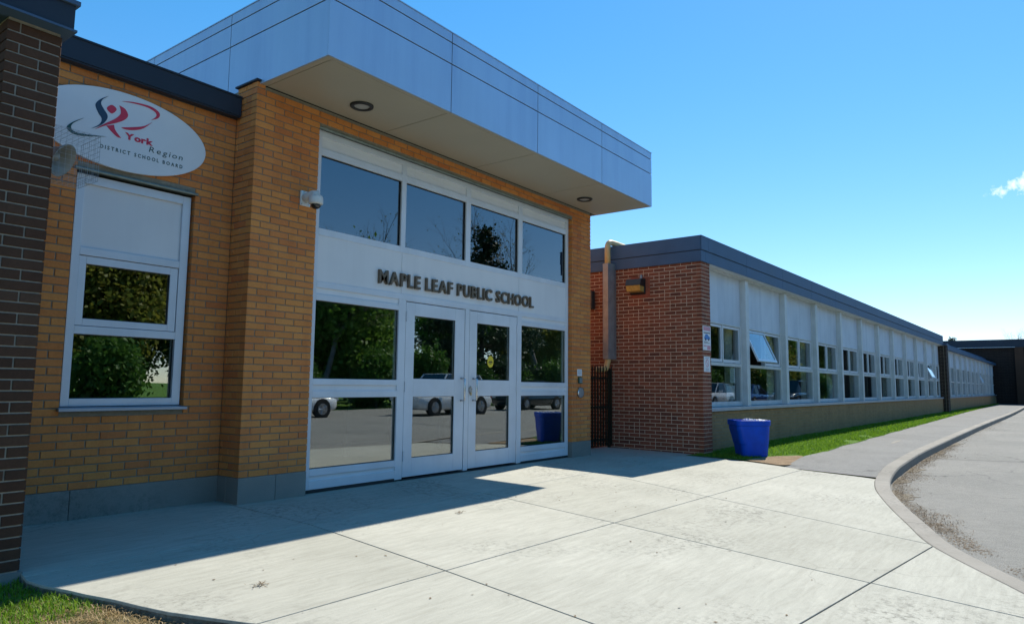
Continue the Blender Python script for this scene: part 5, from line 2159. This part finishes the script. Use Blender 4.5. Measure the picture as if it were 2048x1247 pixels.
def tree(kind, x, y, s, rz, label, cat='tree', name=None, z=-0.2, group='trees and shrubs across the drive, reflected in the glass'):
    t = thing(name or {'spring': 'leafy_tree', 'gold': 'leafy_tree', 'bare': 'bare_tree', 'pine': 'pine_tree', 'shrub': 'shrub'}[kind], label, cat, (x, y, z), rz, group=group)
    t.matrix_basis = Matrix.Translation((x, y, z)) @ Matrix.Rotation(rz, 4, 'Z') @ Matrix.Scale(s, 4)
    WM[t.name] = t.matrix_basis.copy()
    for me, nm in zip(proto(kind), ('trunk', 'crown')):
        o = bpy.data.objects.new(nm, me)
        register(o, t)
    return t


ROW = [('spring', 2, -27, 1.0), ('gold', 9, -29, .95), ('bare', 20.0, -24.6, 0.98), ('spring', 22, -28, 1.0), ('pine', 34.8, -25.5, 1.02), ('bare', 43.0, -25.5, 1.35), ('gold', 49, -29, 1.0), ('spring', 57, -27, .95), ('gold', 64, -25, 1.05),
       ('gold', 76, -27, 1.1), ('spring', 86, -28, 1.1), ('gold', 97, -27, 1.15), ('spring', 110, -30, 1.2), ('pine', 29.5, -33, .8), ('spring', -8, -28, 1.0), ('gold', -17, -27, 1.0),
       ('spring', 5, -36, 1.05), ('spring', 13, -38, 1.0), ('spring', 20, -37, 1.05), ('gold', 28, -39, 1.0), ('spring', 36, -38, .95), ('spring', 45, -38, 1.0), ('spring', 54, -38, 1.1), ('gold', 70, -40, 1.1), ('spring', 80, -40, 1.2), ('gold', 92, -40, 1.2), ('spring', 104, -40, 1.2), ('gold', 118, -34, 1.3), ('spring', 126, -26, 1.3), ('gold', 132, -20, 1.2)]
NMW = {'spring': 'fresh green leafy tree', 'gold': 'golden green leafy tree', 'bare': 'pale bare branched tree', 'pine': 'dark pine tree'}
SPECIAL = {2: 'pale bare tree mirrored in the first upper pane above the doors', 4: 'dark pine tree mirrored in the third upper pane above the doors', 5: 'taller bare tree mirrored in the last upper pane above the doors', 13: 'smaller dark pine tree standing behind the mirrored tree row'}
for i, (k, x, y, s) in enumerate(ROW):
    tree(k, x, y, s, i * 1.3, SPECIAL.get(i) or NMW[k] + ' across the drive, seen only as a reflection in the glass')
for i in range(30):
    tree('shrub', -12 + i * 4.3 + random.uniform(-1, 1), -22.6 + random.uniform(-.7, .7), random.uniform(.75, 1.15), i * 2.1, 'dense green shrub across the drive, seen only as a reflection in the glass', 'shrub')


def unp(px, py, X):
    d = FW + RT * ((px - 1024) / FPX) - UPV * ((py - 623.5) / FPX)
    return CAM + d * ((X - CAM.x) / d.x)


p = unp(2002, 668, 118)
tree('bare', p.x, p.y, (p.z + .2) / 10.2, .4, 'small bare tree poking above the roof of the dark hall', group=None)
p = unp(1904, 672, 105)
tree('pine', p.x, p.y, (p.z + .1) / 12.6, .4, 'dark evergreen tip showing above the wing roof', group=None)


# ------------------------------------------------------------------ parked cars and a house across the drive (mirrored in the glass)
def car(name, label, loc, rz, paint, L=4.7, Wd=1.86, H=1.7, suv=True):
    t = thing(name, label, 'car', loc, rz, group='cars parked across the drive')
    hw = Wd / 2
    belt = 0.98 if suv else .86
    gc = .22
    f = L / 2
    # body sections: x, lower z, top z, half width
    sec = [(-f, .48, .70, hw * .78), (-f + .10, .30, .80, hw * .90), (-f + .45, .24, belt - .10, hw * .97), (-f + 1.15, .22, belt - .02, hw), (-.2, .22, belt, hw), (f - .9, .22, belt + .02, hw), (f - .25, .26, belt + .02, hw * .96), (f - .03, .40, belt - .06, hw * .88)]
    m = MB()
    rings = []
    for (x, z0, z1, w) in sec:
        rings.append([(x, -w * .92, z0), (x, -w, z0 + .12), (x, -w, (z0 + z1) / 2 + .05), (x, -w * .93, z1 - .03), (x, -w * .80, z1), (x, w * .80, z1), (x, w * .93, z1 - .03), (x, w, (z0 + z1) / 2 + .05), (x, w, z0 + .12), (x, w * .92, z0)])
    m.loft(rings)
    body = m.build('body', paint, t, world=False, smooth=True)
    x0, x1, x2, x3 = (-f + 1.15, -f + 1.85, f - .75, f - .22) if suv else (-f + 1.25, -f + 2.05, f - 1.35, f - .65)
    m = MB()
    def cs(x, z, w):
        return [(x, -w, z[0]), (x, -w * .80, z[1] - .05), (x, -w * .70, z[1]), (x, w * .70, z[1]), (x, w * .80, z[1] - .05), (x, w, z[0])]
    b0 = belt - .03
    m.loft([cs(x0, (b0, b0 + .03), hw * .88), cs(x1, (b0, H), hw * .92), cs((x1 + x2) / 2, (b0, H + .03), hw * .93), cs(x2, (b0, H - .02), hw * .92), cs(x3, (b0, b0 + .05), hw * .86)])
    m.build('cabin', 'car_glass', t, world=False)
    m = MB()
    m.loft([[(x, -w_, z), (x, w_, z), (x, w_, z + .03), (x, -w_, z + .03)] for x, w_, z in ((x1 - .02, hw * .66, H - .012), ((x1 + x2) / 2, hw * .68, H + .02), (x2 + .03, hw * .66, H - .03))])
    m.build('roof_panel', paint, t, world=False)
    m = MB()
    for s in (-1, 1):
        for (xa, xb) in ((x0, x1), (x3, x2)):
            m.tube([(xa, s * hw * .885, b0), (xb, s * hw * .735, H - .01)], .035, 6)
        for xm in (x1 + (x2 - x1) * .48,):
            m.tube([(xm, s * hw * .935, b0), (xm, s * hw * .75, H - .01)], .03, 6)
    m.build('pillars', paint, t, world=False)
    wr_ = .35 if suv else .32
    for xw_ in (-f + .86, f - .92):
        for s in (-1, 1):
            a = MB()
            a.cyl((xw_, s * (hw - .02), wr_), (xw_, s * (hw + .004), wr_), wr_ + .06, n=28)
            a.build('wheel_arch', 'tyre', t, world=False)
            w = MB()
            w.cyl((xw_, s * (hw - .20), wr_), (xw_, s * (hw + .015), wr_), wr_, n=28)
            wo = w.build('wheel', 'tyre', t, world=False)
            w = MB()
            for k in range(5):
                a_ = 2 * math.pi * k / 5
                c_, s_ = math.cos(a_), math.sin(a_)
                w.tube([(xw_, s * (hw + .018), wr_), (xw_ + c_ * wr_ * .62, s * (hw + .018), wr_ + s_ * wr_ * .62)], .035, 5)
            w.cyl((xw_, s * (hw + .010), wr_), (xw_, s * (hw + .020), wr_), wr_ * .66, n=24, caps=True)
            w.build('rim', 'alloy', wo, world=False)
    for s in (-1, 1):
        MB().box(-f - .01, -f + .22, s * hw * .50, s * hw * .88, .62, .76).build('headlight', 'lamp_clear', t, world=False, bevel=.02)
        MB().box(f - .16, f + .005, s * hw * .60, s * hw * .90, belt - .28, belt - .06).build('tail_light', 'lamp_red', t, world=False, bevel=.02)
        MB().box(x0 + .25, x0 + .42, s * (hw + .01), s * (hw + .16), belt, belt + .13).build('mirror', paint, t, world=False, bevel=.02)
    MB().box(-f - .015, -f + .06, -hw * .42, hw * .42, .50, .62).build('grille', 'rubber_black', t, world=False)
    return t


car('parked_car', 'white sport utility car mirrored in the entrance door glass', (18.7, -14.4, ROADZ), 0, 'car_white')
car('parked_car', 'dark car mirrored in the glass right of the doors', (27.0, -15.8, ROADZ), 0, 'car_dark', 4.6, 1.82, 1.5, False)
car('parked_car', 'white hatchback mirrored in the first classroom window', (37.5, -14.2, ROADZ), 0, 'car_white', 4.2, 1.78, 1.52, True)
car('parked_car', 'blue saloon mirrored in the second classroom window', (44.8, -14.6, ROADZ), math.pi, 'car_blue', 4.6, 1.82, 1.45, False)
car('parked_car', 'black van-like car mirrored in the third classroom window', (51.5, -13.9, ROADZ), 0, 'car_dark', 4.9, 1.95, 1.85, True)
car('parked_car', 'white car mirrored in the lower glass left of the doors', (11.6, -16.2, ROADZ), math.pi, 'car_white', 4.6, 1.82, 1.5, False)

H_ = thing('house', 'brown roofed bungalow across the drive, mirrored in the first classroom window', 'house', (66, -31, -0.2))
hm = MB()
hm.box(-7, 7, -4, 4, 0, 2.8)
hm.build('wall', 'house_wall', H_, world=False)
hm = MB()
hm.add([(-7.6, -4.6, 2.75), (7.6, -4.6, 2.75), (7.6, 4.6, 2.75), (-7.6, 4.6, 2.75), (-4.5, 0, 5.1), (4.5, 0, 5.1)], [(0, 1, 5, 4), (1, 2, 5), (2, 3, 4, 5), (3, 0, 4), (3, 2, 1, 0)])
rf = hm.build('roof', 'house_roof', H_, world=False)
MB().box(2.4, 3.1, .6, 1.3, 3.6, 5.7).build('chimney', 'house_wall', rf, world=False)
for xw_ in (-5, -2.2, 3.4):
    w = MB().box(xw_ - .8, xw_ + .8, 4.0, 4.06, .9, 2.2).build('window', 'house_trim', H_, world=False)
    MB().box(xw_ - .7, xw_ + .7, 4.061, 4.07, 1.0, 2.1).build('pane', 'car_glass', w, world=False)
for yw_ in (-2, 1.6):
    w = MB().box(-7.06, -7.0, yw_ - .7, yw_ + .7, .9, 2.2).build('window', 'house_trim', H_, world=False)
    MB().box(-7.07, -7.061, yw_ - .6, yw_ + .6, 1.0, 2.1).build('pane', 'car_glass', w, world=False)
dr_ = MB().box(.2, 1.2, 4.0, 4.06, .1, 2.2).build('door', 'house_roof', H_, world=False)
MB().box(1.02, 1.08, 4.061, 4.11, 1.05, 1.12).build('handle', 'steel_bright', dr_, world=False)
